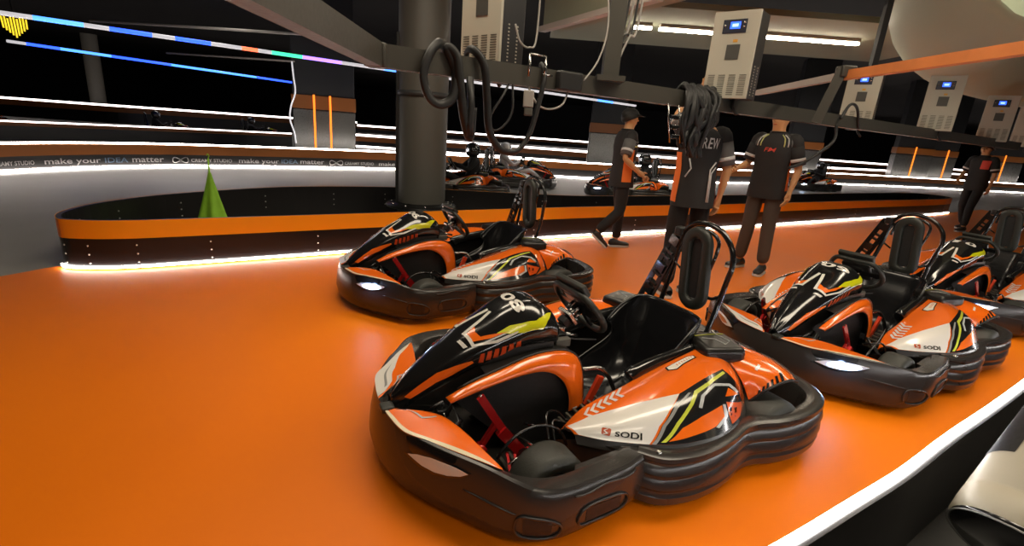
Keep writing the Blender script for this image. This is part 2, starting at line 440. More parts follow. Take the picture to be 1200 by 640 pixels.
LIGHTLINE = (((-8.263, 8.075, 2.45), (4.052, 19.09, 2.45), [(0.0, 0.0328, 'led_dim'), (0.0328, 0.07, 'led_cyan'), (0.07, 0.0901, 'led_dim'), (0.0901, 0.126, 'led_blue'), (0.126, 0.1467, 'led_dim'), (0.1467, 0.1812, 'led_blue'), (0.1812, 0.213, 'led_dim'), (0.213, 0.2308, 'led_red'), (0.2308, 0.2463, 'led_dim'), (0.2463, 0.2831, 'led_green'), (0.2831, 0.3344, 'led_violet'), (0.3344, 0.3967, 'led_dim'), (0.3967, 0.467, 'led_cyan'), (0.467, 0.8685, 'led_dim'), (0.8685, 0.9186, 'led_cyan'), (0.9186, 1.0, 'led_dim')]), ((-12.974, 13.113, 2.5), (-9.642, 21.724, 2.5), [(0.0, 0.04, 'led_dim'), (0.04, 0.1187, 'led_blue'), (0.1187, 0.2531, 'led_cyan'), (0.2531, 0.4416, 'led_blue'), (0.4416, 0.7949, 'led_cyan'), (0.7949, 1.0, 'led_blue')]), ((-10.136, 12.301, 3.0), (-4.467, 11.902, 3.0)), ((-9.727, 14.187, 2.6), (-6.134, 13.882, 2.6)), [(-5.897, 13.2, 2.532), (-5.873, 13.2, 2.174), (-5.848, 13.2, 1.81), (-5.977, 13.2, 1.45), (-6.016, 13.2, 1.133), (-5.921, 13.2, 0.821), (-5.891, 13.2, 0.543)])
# ------------------------------------------------------------------ the rental kart
S_POD = Surf(POD, (-.05, .40, .15)); S_FEN = Surf(FENDER, (-.55, .42, .2)); S_NOSE = Surf(NOSE, (.6, 0, .3))
S_NP = Surf(NPANEL, (.8, .2, 0)); S_ARCH = Surf(ARCH, (.5, 0, .2)); S_FW = Surf(FWALL, (.4, 0, .15)); S_SW = Surf(SWALL, (-.4, 0, .15))

def sweep_wall(mb, path, outp, inner, m, n=96, pf=None):
    """bumper skirt: closed cross-section carried along the outline"""
    mi = mb.mi(m); rings = []
    for i in range(n + 1):
        t = i / n
        e = 1e-3
        a, b = cr(path, max(t - e, 0)), cr(path, min(t + e, 1)); dx, dy = b[0] - a[0], b[1] - a[1]
        L = math.hypot(dx, dy); nx, ny = dy / L, -dx / L; c = cr(path, t)
        if nx * c[0] + ny * c[1] < 0: nx, ny = -nx, -ny
        op = pf(t) if pf else list(outp)
        fw_ = front_w(t) if pf else 0
        inn = inner + (.012 * front_w(t) if pf else 0); tp = op[0][1]
        prf = op + [(-inn + .02, .036), (-inn, .05), (-inn, tp - .03 - .03 * fw_), (-inn + .008, tp - .008 - .035 * fw_), (-inn + .03, tp - .002 - .028 * fw_)]
        rings.append([mb.bm.verts.new((c[0] + nx * o, c[1] + ny * o, z)) for o, z in reversed(prf)])
    for A, B in zip(rings, rings[1:]):
        for k in range(len(prf)): mb.face((A[k], A[(k + 1) % len(prf)], B[(k + 1) % len(prf)], B[k]), mi)
    mb.face(rings[0], mi, False); mb.face(rings[-1][::-1], mi, False)

def wheel(name, x, y, r, w, root, steer=0):
    mtx = Matrix.Translation((x, y, r + .003)) @ Matrix.Rotation(steer, 4, 'Z') @ Matrix.Rotation(-PI / 2 if y > 0 else PI / 2, 4, 'X')
    b = MB(); h = w / 2
    b.lathe([(r * .52, -h * .8), (r * .62, -h * .98), (r * .82, -h), (r * .95, -h * .86), (r, -h * .62), (r * 1.0, 0), (r, h * .62), (r * .95, h * .86), (r * .82, h), (r * .62, h * .98), (r * .52, h * .8)], 'tyre', 40, mtx)
    t = b.build(name, root)
    b = MB()
    b.lathe([(r * .53, -h * .82), (r * .53, h * .82), (r * .46, h * .84), (r * .42, h * .55), (r * .40, h * .2), (r * .16, h * .12), (r * .15, h * .75), (r * .11, h * .8), (0, h * .8)], 'rim', 28, mtx)
    for k in range(5):
        a = k * 2 * PI / 5; b.lathe([(.007, h * .15), (.007, h * .3), (0, h * .3)], 'steel', 6, mtx @ Matrix.Translation((r * .28 * math.cos(a), r * .28 * math.sin(a), 0)))
    b.build('rim', t)
    return t

def make_kart():
    root = empty('racing_kart')
    # --- bumpers
    b = MB(); sweep_wall(b, FPATH, None, .085, 'bumper_plastic', 110, front_prof)
    fb = b.build('front_bumper', root); fb.data.set_sharp_from_angle(angle=math.radians(38))
    b = MB(); sweep_wall(b, SPATH, S_OUT, .075, 'bumper_plastic', 150)
    sb = b.build('side_bumper', root); sb.data.set_sharp_from_angle(angle=math.radians(38))
    # moulded recess outlines on the front bumper, both sides
    for sgn in (1, -1):
        def w(u, v, off=.004):
            p = V(FWALL(u, v)) + surf_n(S_FW, u, v) * off
            return V((p.x, p.y * sgn, p.z))
        b = MB()
        for (ua, ub, va, vb) in ((.775, .845, .42, .80), (.87, .955, .36, .74)):
            pts = [(ua, va + .1), (ua + .012, va), (ub - .02, va + .02), (ub, va + .18), (ub - .012, vb), (ua + .015, vb), (ua, vb - .1)]
            pts = smooth_path([(x, y, 0) for x, y in pts], 4, True)
            b.tube([w(x, y) for x, y, _ in pts], .0045, 'bumper_plastic', 6, closed=True)
            b.decal([(ua + .01, va + .04), (ub - .015, va + .08), (ub - .014, vb - .05), (ua + .012, vb - .05)], Surf(lambda u, v: w(u, v, 0), (.4, 0, .15)), 'black_matte', .0015)  # recess shade painted as a flat dark fill, the wall itself stays flush
        b.tube([w(.86 + .11 * k / 10, .12 + .02 * math.sin(k), .003) for k in range(11)], .004, 'bumper_plastic', 6)
        b.tube([w(.70 + .075 * k / 10, .40 + .035 * k / 10, .001) for k in range(11)], [.002 + .0035 * math.sin(PI * k / 10) for k in range(11)], 'bumper_plastic', 6)
        b.build('bumper_recess', fb)
        # headlamp: dark housing and lens
        hp = [(u, v) for u, v in LAMP_UV]
        cu = sum(p[0] for p in hp) / len(hp); cv = sum(p[1] for p in hp) / len(hp)
        fw = Surf(lambda u, v: w(u, v, 0), (.4, 0, .15))
        b = MB(); b.decal([(cu + (u - cu) * 1.12 - .002, cv + (v - cv) * 1.35 + .015) for u, v in hp], fw, 'black_gloss', .003)
        b.build('lamp_housing', fb)
        b = MB(); b.decal(hp, fw, 'lamp_lens', .006, 24, 24)
        ln = b.build('headlamp', fb)
        b = MB(); b.decal([(cu + .004 + (u - cu) * .62, cv + (v - cv) * .62 + .012) for u, v in hp], fw, 'lamp_lens', .008, 24, 24)
        o = b.build('lamp_bulb', fb); o['lampside'] = sgn
        # outer shoulder reflector lens near the wheel arch
        b = MB(); b.grid(lambda u, v: w(.60 + .085 * u, .02 + .0 * u + .26 * v * math.sin(PI * min(max(u, .02), .98)) ** .5, .004), 16, 4, 'black_gloss')
        b.build('shoulder_trim', fb)
        # orange panels on the nose deck
        s_np = sgn
        b = MB(); b.shell(S_NP, 30, 12, 'orange_body', .006, 'black_plastic')
        b.decal([(.02, 0), (.99, 0), (.93, .22), (.6, .10), (.3, .10), (.1, .12)], S_NP, 'cream', .0025)
        b.decal([(.12, .72), (.34, .60), (.42, .88), (.40, .90), (.33, .66), (.12, .78)], S_NP, 'silver_line', .0025)
        if s_np < 0:
            b.decal([(.03, .0), (.90, .0), (.80, .14), (.55, .36), (.25, .5), (.05, .45)], S_NP, 'white', .003)
            b.decal([(.15, .3), (.62, .16), (.40, .28), (.18, .38)], S_NP, 'grey_line', .004)
        b.build('nose_panel', root, mirror=sgn < 0)
        # tyre guard shelf inside the bumper, black
        b = MB()
        b.grid(lambda u, v: (lambda c: (c[0] * (1 - .11 * v) - .02 * v, c[1] * (1 - .17 * v), .247 - .012 * v))(cr(FRONT_PATH, .72 + .28 * u)), 12, 2, 'bumper_plastic')
        b.build('bumper_shelf', fb, mirror=sgn < 0)
    # white hook bolts on the bumpers
    for sx, sy in ((.20, .64), (.20, -.64)):
        b = MB(); b.lathe([(.0, .0), (.012, .0), (.012, .008), (.006, .014), (0, .014)], 'steel', 8, Matrix.Translation((sx - .03, sy * .97, .246))); b.build('bolt', sb)
    # --- floor tray, frame tubes
    b = MB()
    b.box((.30, 0, .052), (1.22, .60, .012), 'tray'); b.box((-.42, 0, .075), (.9, .50, .014), 'tray', bev=.004)
    b.prism([(x * .93, y * .86) for x, y in FRONT_PATH[:6]] + [(x * .93, -y * .86) for x, y in reversed(FRONT_PATH[:6])], .05, .062, 'tray')
    tr = b.build('floor_tray', root)
    for i in range(9):
        for s in (1, -1):
            b = MB(); b.box((.72 - .045 * i, .265 * s, .064), (.014, .13, .012), 'tray_rib', bev=.003)
            if i < 9: b.build('rib', tr)
    b = MB()
    for s in (1, -1):
        b.tube(smooth_path([(.88, .0, .07), (.88, .22 * s, .07), (.72, .33 * s, .07), (.3, .33 * s, .07), (-.1, .36 * s, .07), (-.80, .36 * s, .09)], 6), .016, 'frame_tube', 8)
        b.tube([(.2, .33 * s, .07), (.2, .60 * s, .09), (-.38, .60 * s, .09), (-.38, .36 * s, .08)], .014, 'frame_tube', 8)
        b.tube([(.535, .30 * s, .13), (.535, .46 * s, .135)], .022, 'frame_tube', 8)
        b.tube([(.535, .08 * s, .12), (.45, .40 * s, .15)], .006, 'steel', 6)
        b.tube([(.60, .33 * s, .075), (.60, .56 * s, .15), (.74, .58 * s, .17)], .008, 'steel', 6)
    b.tube([(-.54, -.58, .143), (-.54, .58, .143)], .018, 'steel', 10)
    b.build('chassis_frame', root)
    # --- wheels
    for s in (1, -1):
        wheel('front_wheel', .535, .475 * s, .132, .13, root)
        wheel('rear_wheel', -.54, .535 * s, .141, .18, root)
        # small guard bow over the front tyre
        b = MB(); b.tube([(.535 + .155 * math.cos(a), .37 * s, .135 + .155 * math.sin(a)) for a in [PI * .12 + k * PI * .8 / 12 for k in range(13)]], .006, 'frame_tube', 6)
        b.tube([(.535, .37 * s, .29), (.535, .30 * s, .26)], .006, 'frame_tube', 6)
        b.build('tyre_guard', root)
    # --- nose cone with racing number field
    b = MB(); b.shell(S_NOSE, 64, 48, 'black_gloss', .006, 'black_plastic')
    for mm, pts in DECALS['NOSE']:
        b.decal(pts, S_NOSE, mm, .003, 20, 20)
        b.decal([(u, 1 - v) for u, v in pts], S_NOSE, mm, .003, 20, 20)
    nose = b.build('nose_cone', root)
    b = MB()   # lower black keel of the nose
    b.grid(lambda u, v: cr([(.965, (1 - 2 * v) * .02, .27), (.85, (1 - 2 * v) * .07, .27), (.72, (1 - 2 * v) * .12, .26), (.60, (1 - 2 * v) * .15, .30)], u), 12, 4, 'black_plastic')
    for s in (1, -1):
        b.grid(lambda u, v: cr([cr([(.965, .015 * s, .30 - .03 * v), (.88, .055 * s, .33 - .08 * v), (.78, .08 * s, .385 - .13 * v), (.66, .10 * s, .44 - .14 * v), (.50, .135 * s, .49 - .10 * v), (.34, .15 * s, .50 - .05 * v)], t / 10) for t in range(11)], u), 20, 3, 'black_plastic')
    b.build('nose_keel', root)
    b = MB()   # tow eye and brackets below the nose tip
    b.tube([(.86, .10, .26), (.80, .13, .31), (.78, .12, .25)], .009, 'frame_tube', 8)
    b.tube([(.83, .16, .22), (.77, .15, .30), (.74, .17, .24), (.80, .18, .20)], .011, 'frame_tube', 8, closed=True)
    b.box((.80, .13, .27), (.05, .04, .03), 'rim', bev=.004)
    b.tube([(.80, .13, .285), (.80, .19, .25)], .004, 'steel', 6)
    b.build('tow_bracket', root)
    b = MB(); b.box((.985, .04, .276), (.05, .05, .022), 'rubber_grip', bev=.006); b.build('nose_button', root)
    # --- central console
    for s in (1, -1):
        b = MB()
        b.grid(lambda u, v: (lambda p: (p[0], p[1] * s, p[2]))(cr([(.78, .12, .33), (.64, .14, .385), (.5, .15, .43), (.4, .155, .45), (.31, .16, .435), (.26, .165, .36), (.25, .17, .25), (.25, .17, .06)], u) if v == 0 else
               (lambda q, r_: tuple(q[k] * (1 - v) + r_[k] * v for k in range(3)))(cr([(.78, .12, .33), (.64, .14, .385), (.5, .15, .43), (.4, .155, .45), (.31, .16, .435), (.26, .165, .36), (.25, .17, .25), (.25, .17, .06)], u), (.5, .165, .06))), 24, 6, 'black_matte')
        b.build('console_side', root)
        b = MB()
        b.shell(Surf(lambda u, v: (lambda p: (p[0], p[1] * s, p[2]))(ARCH(u, v)), (.5, 0, .2)), 48, 6, 'orange_body', .008, 'black_plastic')
        b.tube([(lambda p: (p[0], (p[1] - .004) * s, p[2] + .003))(ARCH(u / 40, 0)) for u in range(2, 39)], .005, 'black_plastic', 6)
        b.decal([(.97, .55), (.985, .55), (.985, .8), (.97, .8)], Surf(lambda u, v: (lambda p: (p[0], p[1] * s, p[2]))(ARCH(u, v)), (.5, 0, .2)), 'white', .0015)
        b.build('console_arch', root)
    b = MB()   # console top between the two arches
    b.grid(lambda u, v: (lambda p: (p[0], p[1] * (1 - 2 * v), p[2] + .015 * math.sin(PI * v)))(ARCH(.15 + .85 * u, 0)), 30, 6, 'black_plastic')
    b.build('console_top', root)
    # --- steering: column, hub, rim
    sc = V((.12, 0, .575)); ax = V((-.80, 0, .60)).normalized()      # wheel axis points at the driver
    yy = V((0, 1, 0)); up = yy.cross(ax); up = -up if up.z < 0 else up
    b = MB()
    pts = []
    for k in range(48):
        a = 2 * PI * k / 48; ca, sa = math.cos(a), math.sin(a)
        rx, ry = .155, .135
        if sa > .75: ry = .135 - .035 * (sa - .75) / .25
        pts.append(sc + yy * ca * rx + up * sa * ry)
    b.tube(pts, .015, 'rubber_grip', 10, closed=True)
    st = b.build('steering_wheel', root)
    b = MB()
    R = Matrix((yy, up, ax)).transposed()
    b.box(sc + ax * .012, (.17, .12, .03), 'black_plastic', R, bev=.01)
    b.box(sc + up * .112 + ax * .022, (.21, .06, .026), 'rubber_grip', R, bev=.008)
    for a in (0, PI, -PI / 2): b.bar(sc, sc + yy * math.cos(a) * .145 + up * math.sin(a) * .125, .035, .008, 'rim', up=tuple(ax))
    b.build('hub_pad', st)
    b = MB()
    b.tube([sc - ax * .005, sc - ax * .075], .022, 'steel', 12)
    for k in range(3):
        a = 2 * PI * k / 3 + .5; o = (yy * math.cos(a) + up * math.sin(a)) * .034
        b.tube([sc + o - ax * .0, sc + o - ax * .05], .007, 'steel', 8)
    b.box(sc - ax * .07, (.09, .07, .02), 'steel', R, bev=.004); b.box(sc - ax * .10 + yy * .01, (.05, .04, .035), 'rim', R, bev=.006)
    b.build('steering_boss', st)
    b = MB(); b.tube([sc - ax * .06, (.62, 0, .12)], .011, 'steel', 8)
    b.tube([(.27, .05, .50), (.22, .09, .47), (.17, .07, .45), (.10, .12, .46)], .005, 'cable', 6)
    b.box((.27, .075, .485), (.05, .05, .03), 'rim', bev=.004); b.box((.24, .02, .50), (.03, .08, .02), 'steel', bev=.003); b.tube([(.25, .10, .50), (.19, .10, .485)], .007, 'steel', 8)
    b.box((.28, .12, .475), (.07, .03, .035), 'grille_dark', bev=.004); b.tube([(.22, -.02, .50), (.20, .05, .45)], .006, 'steel', 6)
    b.build('steering_column', root)
    # --- pedals
    for s in (1, -1):
        b = MB()
        b.bar((.70, .245 * s, .375), (.60, .262 * s, .215), .030, .010, 'red_metal', up=(0, 1, 0)); b.tube([(.70, .243 * s, .38), (.615, .258 * s, .225)], .006, 'steel', 6)
        b.bar((.615, .262 * s, .225), (.52, .275 * s, .11), .044, .024, 'red_metal', up=(0, 1, 0))
        b.bar((.635, .255 * s, .255), (.69, .245 * s, .155), .020, .016, 'red_metal', up=(0, 1, 0))
        b.lathe([(0, -.02), (.022, -.02), (.022, .02), (0, .02)], 'red_metal', 14, Matrix.Translation((.52, .275 * s, .11)) @ Matrix.Rotation(PI / 2, 4, 'X'))
        b.lathe([(0, -.018), (.024, -.018), (.024, .018), (0, .018)], 'red_metal', 14, Matrix.Translation((.69, .245 * s, .15)) @ Matrix.Rotation(PI / 2, 4, 'X'))
        for k in range(4): b.bar((.60 - .03 * k, .33 * s, .085), (.585 - .03 * k, .27 * s, .125), .010, .010, 'red_metal')
        b.tube([(.62, .35 * s, .14), (.54, .33 * s, .155)], .004, 'steel', 6)
        b.build('pedal', root)
        b = MB()  # cables and heel bar
        b.tube(smooth_path([(.46, .36 * s, .20), (.43, .28 * s, .26), (.36, .25 * s, .24), (.30, .28 * s, .20), (.14, .26 * s, .28)], 6), .006, 'frame_tube', 6)
        b.tube(smooth_path([(.44, .38 * s, .18), (.41, .30 * s, .24), (.33, .30 * s, .20), (.27, .31 * s, .17)], 6), .005, 'frame_tube', 6)
        for k in range(6): b.box((.33 - .035 * k, .27 * s, .19 + .012 * k), (.010, .09, .010), 'tray_rib')
        b.build('side_rail', root)
    b = MB(); b.bar((.17, .195, .20), (.12, .205, .33), .03, .016, 'red_plastic', up=(0, 1, 0)); b.build('release_lever', root)
    b = MB(); b.tube(smooth_path([(.20, .17, .36), (.10, .19, .35), (.04, .22, .24), (.03, .22, .16)], 5), .010, 'steel', 8); b.build('seat_rail', root)
    # --- seat
    ROW = [(.13, .150, .15, .02, .0), (.10, .135, .17, .03, 0), (.0, .095, .195, .10, 0), (-.12, .080, .205, .17, 0), (-.23, .095, .21, .21, 0), (-.31, .16, .22, .20, .06),
           (-.35, .26, .225, .13, .13), (-.385, .37, .225, .07, .12), (-.415, .45, .22, .03, .10), (-.435, .515, .205, .0, .06), (-.445, .525, .19, -.005, .04)]
    def seatf(u, v):
        x, z, hw, sh, fw_ = cr(ROW, u); t = 2 * v - 1; a = abs(t)
        k = max(0, (a - .35) / .65) ** 2.2
        return (x + fw_ * k, .03 + hw * math.copysign(min(1, a * 1.15) if a < .8 else .92 + .08 * (a - .8) / .2, t), z + sh * k)
    b = MB(); b.shell(Surf(seatf, (-.05, .03, .6)), 40, 24, 'seat', -.008, 'seat')
    b.tube([V(seatf(u / 40, 1)) for u in range(0, 41)] + [V(seatf(1, 1 - v / 12)) for v in range(1, 12)] + [V(seatf(1 - u / 40, 0)) for u in range(0, 41)], .007, 'seat', 6)
    seat = b.build('seat', root)
    b = MB(); b.shell(Surf(lambda u, v: (lambda p: (p[0] + .0, p[1], p[2] + .012))(seatf(.03 + .40 * u, .30 + .40 * v)), (-.05, .03, .7)), 12, 8, 'seat', .006); b.build('seat_pad', seat)
    # --- side pods, fenders
    for s in (1, -1):
        fl = lambda F: Surf(lambda u, v: (lambda p: (p[0], p[1] * s, p[2]))(F.f(u, v)), (F.ref[0], F.ref[1] * s, F.ref[2]))
        P, Fd = fl(S_POD), fl(S_FEN)
        b = MB(); b.shell(P, 72, 48, 'orange_body', .006, 'black_plastic')
        order = 0
        for mm, pts in DECALS['POD']:
            order += 1
            if mm == 'badge_white': continue
            if order <= 3: pts = [(u, 1.0 if v > .93 else v) for u, v in pts]
            if order == 1: pts = pts[:-1] + [(.12, 1.0), (.02, 1.0), (.01, .6)]
            b.decal(pts, P, mm, .0025 + (.0 if mm in ('white', 'black') and order < 3 else .0015), 20, 16)
        if s > 0:
            b.text('SODI', P, 'black', ((.187, .890), (.078, .062), (.007, -.092)), .0045, 24, 30)
            fr = (.139, .834), (.031, .057), (.015, -.151)
        else:
            b.text('SODI', P, 'black', ((.268, .955), (-.078, -.062), (.007, -.092)), .0045, 24, 30)
            fr = (.175, .880), (-.031, -.050), (.015, -.135)
        # the red emblem: a rounded tile with a pale S-shaped band
        o, rx, uy = [V((*q, 0)) for q in fr]
        L = lambda pts: [tuple((o + rx * a + uy * c)[:2]) for a, c in pts]
        b.decal(L([(.1, 0), (.9, 0), (1, .12), (1, .88), (.9, 1), (.1, 1), (0, .88), (0, .12)]), P, 'logo_red', .004)
        b.decal(L([(.70, .88), (.45, .72), (.36, .60), (.74, .38), (.74, .30), (.28, .06), (.18, .14), (.56, .34), (.22, .56), (.22, .68), (.60, .95)]), P, 'white', .0055)
        # small two-line white badge near the top
        for k, w_ in enumerate(('BURNING', 'DRIVER')):
            pass
        if s > 0:
            b.decal([(.545, .20), (.56, .11), (.70, .085), (.735, .12), (.725, .19), (.62, .235), (.575, .27)], P, 'black', .002)
            b.decal([(.552, .20), (.565, .125), (.70, .10), (.726, .125), (.718, .18), (.62, .222), (.577, .255)], P, 'badge_white', .003)
            for k in range(7): b.decal([(.60 + .017 * k, .205 - .006 * k), (.605 + .017 * k, .16 - .006 * k), (.609 + .017 * k, .16 - .006 * k), (.604 + .017 * k, .205 - .006 * k)], P, 'orange', .004)
        b.build('side_pod', root)
        b = MB(); b.shell(Fd, 40, 32, 'orange_body', .006, 'black_plastic')
        for mm, pts in DECALS['FENDER']: b.decal(pts, Fd, mm, .003, 20, 20)
        b.tube([V(Fd(u / 20, 1)) for u in range(21)] + [V(Fd(1, 1 - v / 8)) for v in range(1, 9)], .006, 'black_plastic', 6)
        b.build('wheel_fender', root)
        b = MB()   # black infill under the pod down to the bumper rim
        b.grid(lambda u, v: (lambda p: (p[0] - 0, (p[1] + v * .02) * s, p[2] - v * .03))(POD(u, 1)), 24, 2, 'bumper_plastic')
        b.grid(lambda u, v: (lambda p: (p[0], p[1] * s, p[2] * (1 - v) + .07 * v))(POD(u, 0)), 24, 2, 'black_plastic')
        b.grid(lambda u, v: (lambda p, q: (p[0] * (1 - v) + q[0] * v, (p[1] * (1 - v) + q[1] * v) * s, p[2] * (1 - v) + q[2] * v))(cr([(.44, .31, .17), (.36, .42, .22), (.28, .54, .238)], u), cr([(.38, .32, .08), (.33, .42, .08), (.24, .55, .08)], u)), 8, 3, 'bumper_plastic')
        b.grid(lambda u, v: (lambda p: (p[0], p[1] * s, p[2] * (1 - v) + .07 * v))(POD(1, u)), 8, 2, 'black_matte')
        b.tube([(.40, .36 * s, .245), (.30, .47 * s, .215), (.24, .555 * s, .243)], .006, 'bumper_plastic', 6)
        b.build('pod_skirt', root)
        # arm-rest / rib guard between seat and pod
        b = MB()
        b.tube(smooth_path([(.015, .265 * s, .33), (-.01, .265 * s, .345), (-.12, .262 * s, .372), (-.28, .258 * s, .398), (-.42, .255 * s, .415), (-.45, .255 * s, .418)], 6), [.034] + [.044] * 6 + [.042 - .0009 * k for k in range(20)] + [.02] * 4, 'black_gloss', 14, flat=(1, .75))
        b.build('rib_guard', root)
        # rear deck box with pale outlines
        b = MB()
        b.box((-.43, .305 * s, .428), (.19, .20, .07), 'black_plastic', Matrix.Rotation(-.35 * s, 3, 'Z'), bev=.022)
        T = lambda x, y: V((x + .12, (y + .07) * s, .4645))
        b.tube([T(-.60, .19), T(-.60, .27), T(-.55, .29), T(-.55, .23), T(-.50, .20)], .0022, 'silver_line', 4)
        b.tube([T(-.64, .20), T(-.56, .18), T(-.48, .17)], .0022, 'lime_line', 4)
        b.build('rear_deck_box', root)
        b = MB(); b.lathe([(0, 0), (.024, 0), (.024, .006), (.014, .012), (0, .012)], 'black_gloss', 12, Matrix.Translation((-.40, .32 * s, .43))); b.lathe([(0, 0), (.02, 0), (.02, .005), (0, .008)], 'black_gloss', 12, Matrix.Translation((-.50, .38 * s, .435))); b.build('pod_fastener', root)
    # --- engine cover behind the seat
    b = MB(); b.box((-.70, 0, .22), (.30, .52, .22), 'black_plastic', bev=.04); b.box((-.60, -.05, .34), (.14, .22, .06), 'rim', bev=.015)
    for k in range(5): b.box((-.66 - .03 * k, .10, .335), (.012, .16, .012), 'black_gloss', bev=.003)
    b.build('engine_cover', root)
    # --- harness hoop
    b = MB()
    hp = smooth_path([(-.54, .15, .36), (-.60, .15, .55), (-.60, .175, .69), (-.60, .187, .76), (-.60, .168, .84), (-.60, .10, .905), (-.60, .01, .928), (-.60, -.07, .915), (-.60, -.125, .87), (-.60, -.145, .80), (-.60, -.16, .70), (-.59, -.22, .40)], 8)
    b.tube(hp, .0135, 'frame_tube', 10); hoop = b.build('harness_hoop', root)
    b = MB()
    b.tube(smooth_path([(-.585, .10, .80), (-.585, .10, .86), (-.585, .05, .895), (-.585, -.03, .895), (-.585, -.10, .85), (-.585, -.115, .76)], 6), .009, 'frame_tube', 8)
    b.tube(smooth_path([(-.585, .10, .80), (-.585, .06, .62), (-.59, .10, .575), (-.60, .16, .60)], 6), .008, 'frame_tube', 6); b.build('inner_hoop', hoop)
    b = MB()   # head pad: a stadium ring with a dark slot
    def stad(r, h, k, n=48):
        a = 2 * PI * k / n; y, z = r * math.cos(a), r * math.sin(a)
        return y, z + (h if math.sin(a) >= 0 else -h)
    tilt = Matrix.Rotation(.09, 3, 'X')
    N = 56; cs = [(.080, 0, -.02), (.087, 0, -.012), (.090, 0, 0), (.087, 0, .012), (.077, 0, .019), (.046, 0, .020), (.037, 0, .016), (.033, 0, .006), (.033, 0, -.02)]
    mi = b.mi('rubber_grip'); rings = []
    for k in range(N):
        ring = []
        for r, _, xx in cs:
            y, z = stad(r, .122, k, N); p = tilt @ V((xx, y, z)); ring.append(b.bm.verts.new((-.575 + p.x, p.y, .70 + p.z)))
        rings.append(ring)
    for k in range(N):
        A, B = rings[k], rings[(k + 1) % N]
        for j in range(len(cs)): b.face((A[j], A[(j + 1) % len(cs)], B[(j + 1) % len(cs)], B[j]), mi)
    b.box((-.578, 0, .70), (.006, .072, .30), 'black_matte', Matrix.Rotation(.09, 3, 'X')); pad = b.build('head_pad', root)
    for dz in (.118, -.118):
        b = MB(); p = tilt @ V((0, 0, dz)); b.box((-.58 + p.x, p.y, .70 + p.z), (.008, .024, .05), 'steel', tilt, bev=.003); b.build('pad_bracket', pad)
    b = MB()   # perforated adjustable arm, two cheeks with rungs
    a0, a1 = V((-.60, -.155, .86)), V((-.57, -.33, .40)); d = (a1 - a0).normalized(); sd = d.cross(V((1, 0, 0))).normalized()
    b.bar(a0 + sd * .028, a1 + sd * .034, .012, .03, 'frame_tube', up=tuple(sd)); b.bar(a0 - sd * .028, a1 - sd * .034, .012, .03, 'frame_tube', up=tuple(sd))
    for k, t in enumerate((.02, .12, .26, .33, .47, .56, .68, .78, .97)):
        c = a0.lerp(a1, t); b.bar(c - sd * .03, c + sd * .03, .03, .012 if k not in (1, 4, 7) else .05, 'frame_tube')
    b.tube([a0.lerp(a1, .3) - sd * .03, (-.60, -.10, .66)], .006, 'frame_tube', 6)
    b.box(a0 + V((0, 0, .0)), (.05, .05, .05), 'black_plastic', bev=.012); b.build('harness_arm', root)
    b = MB()
    for z in (.42, .44): b.tube([(-.56, .20, z), (-.50, .26, z - .03), (-.44, .24, z - .06)], .012, 'frame_tube', 8)
    b.tube([(-.52, .29, .42), (-.49, .23, .47)], .006, 'steel', 6); b.box((-.50, .25, .43), (.05, .05, .04), 'rim', bev=.01); b.build('hoop_clamp', root)
    return root

def number_plate(kart, digits):
    nose = [c for c in kart.children if c.name.startswith('nose_cone')][0]
    b = MB(); n = len(digits); w_ = .104
    for i, d in enumerate(digits):
        v0 = .425 + i * w_
        # slanted rounded numerals, reading from the front of the kart
        b.text(d, S_NOSE, 'white', ((.675 - .012, v0), (0.0, .098 if d != '1' else .05), (.078, .012)), .0035, 20, 20)
        b.text(d, S_NOSE, 'white', ((.675 - .0095, v0 + .004), (0.0, .098 if d != '1' else .05), (.078, .012)), .0032, 20, 20)
    b.build('race_number', nose)
# ------------------------------------------------------------------ camera (height, tilt and roll of the photograph)
F_PX, PITCH, ROLL, H_CAM = 576.93, math.radians(16.267), math.radians(4.318), 1.311
cam = bpy.data.cameras.new('camera'); cam_o = bpy.data.objects.new('camera', cam); COL.objects.link(cam_o)
cam.sensor_width = 36; cam.lens = F_PX / 1200 * 36; cam.clip_start = .05; cam.clip_end = 200
Fv = V((0, math.cos(PITCH), -math.sin(PITCH))); R0 = V((1, 0, 0)); U0 = R0.cross(Fv)
R2 = R0 * math.cos(ROLL) + U0 * math.sin(ROLL); U2 = -R0 * math.sin(ROLL) + U0 * math.cos(ROLL)
cam_o.matrix_world = Matrix.Translation((0, 0, H_CAM)) @ Matrix((R2, U2, -Fv)).transposed().to_4x4()
SC.camera = cam_o

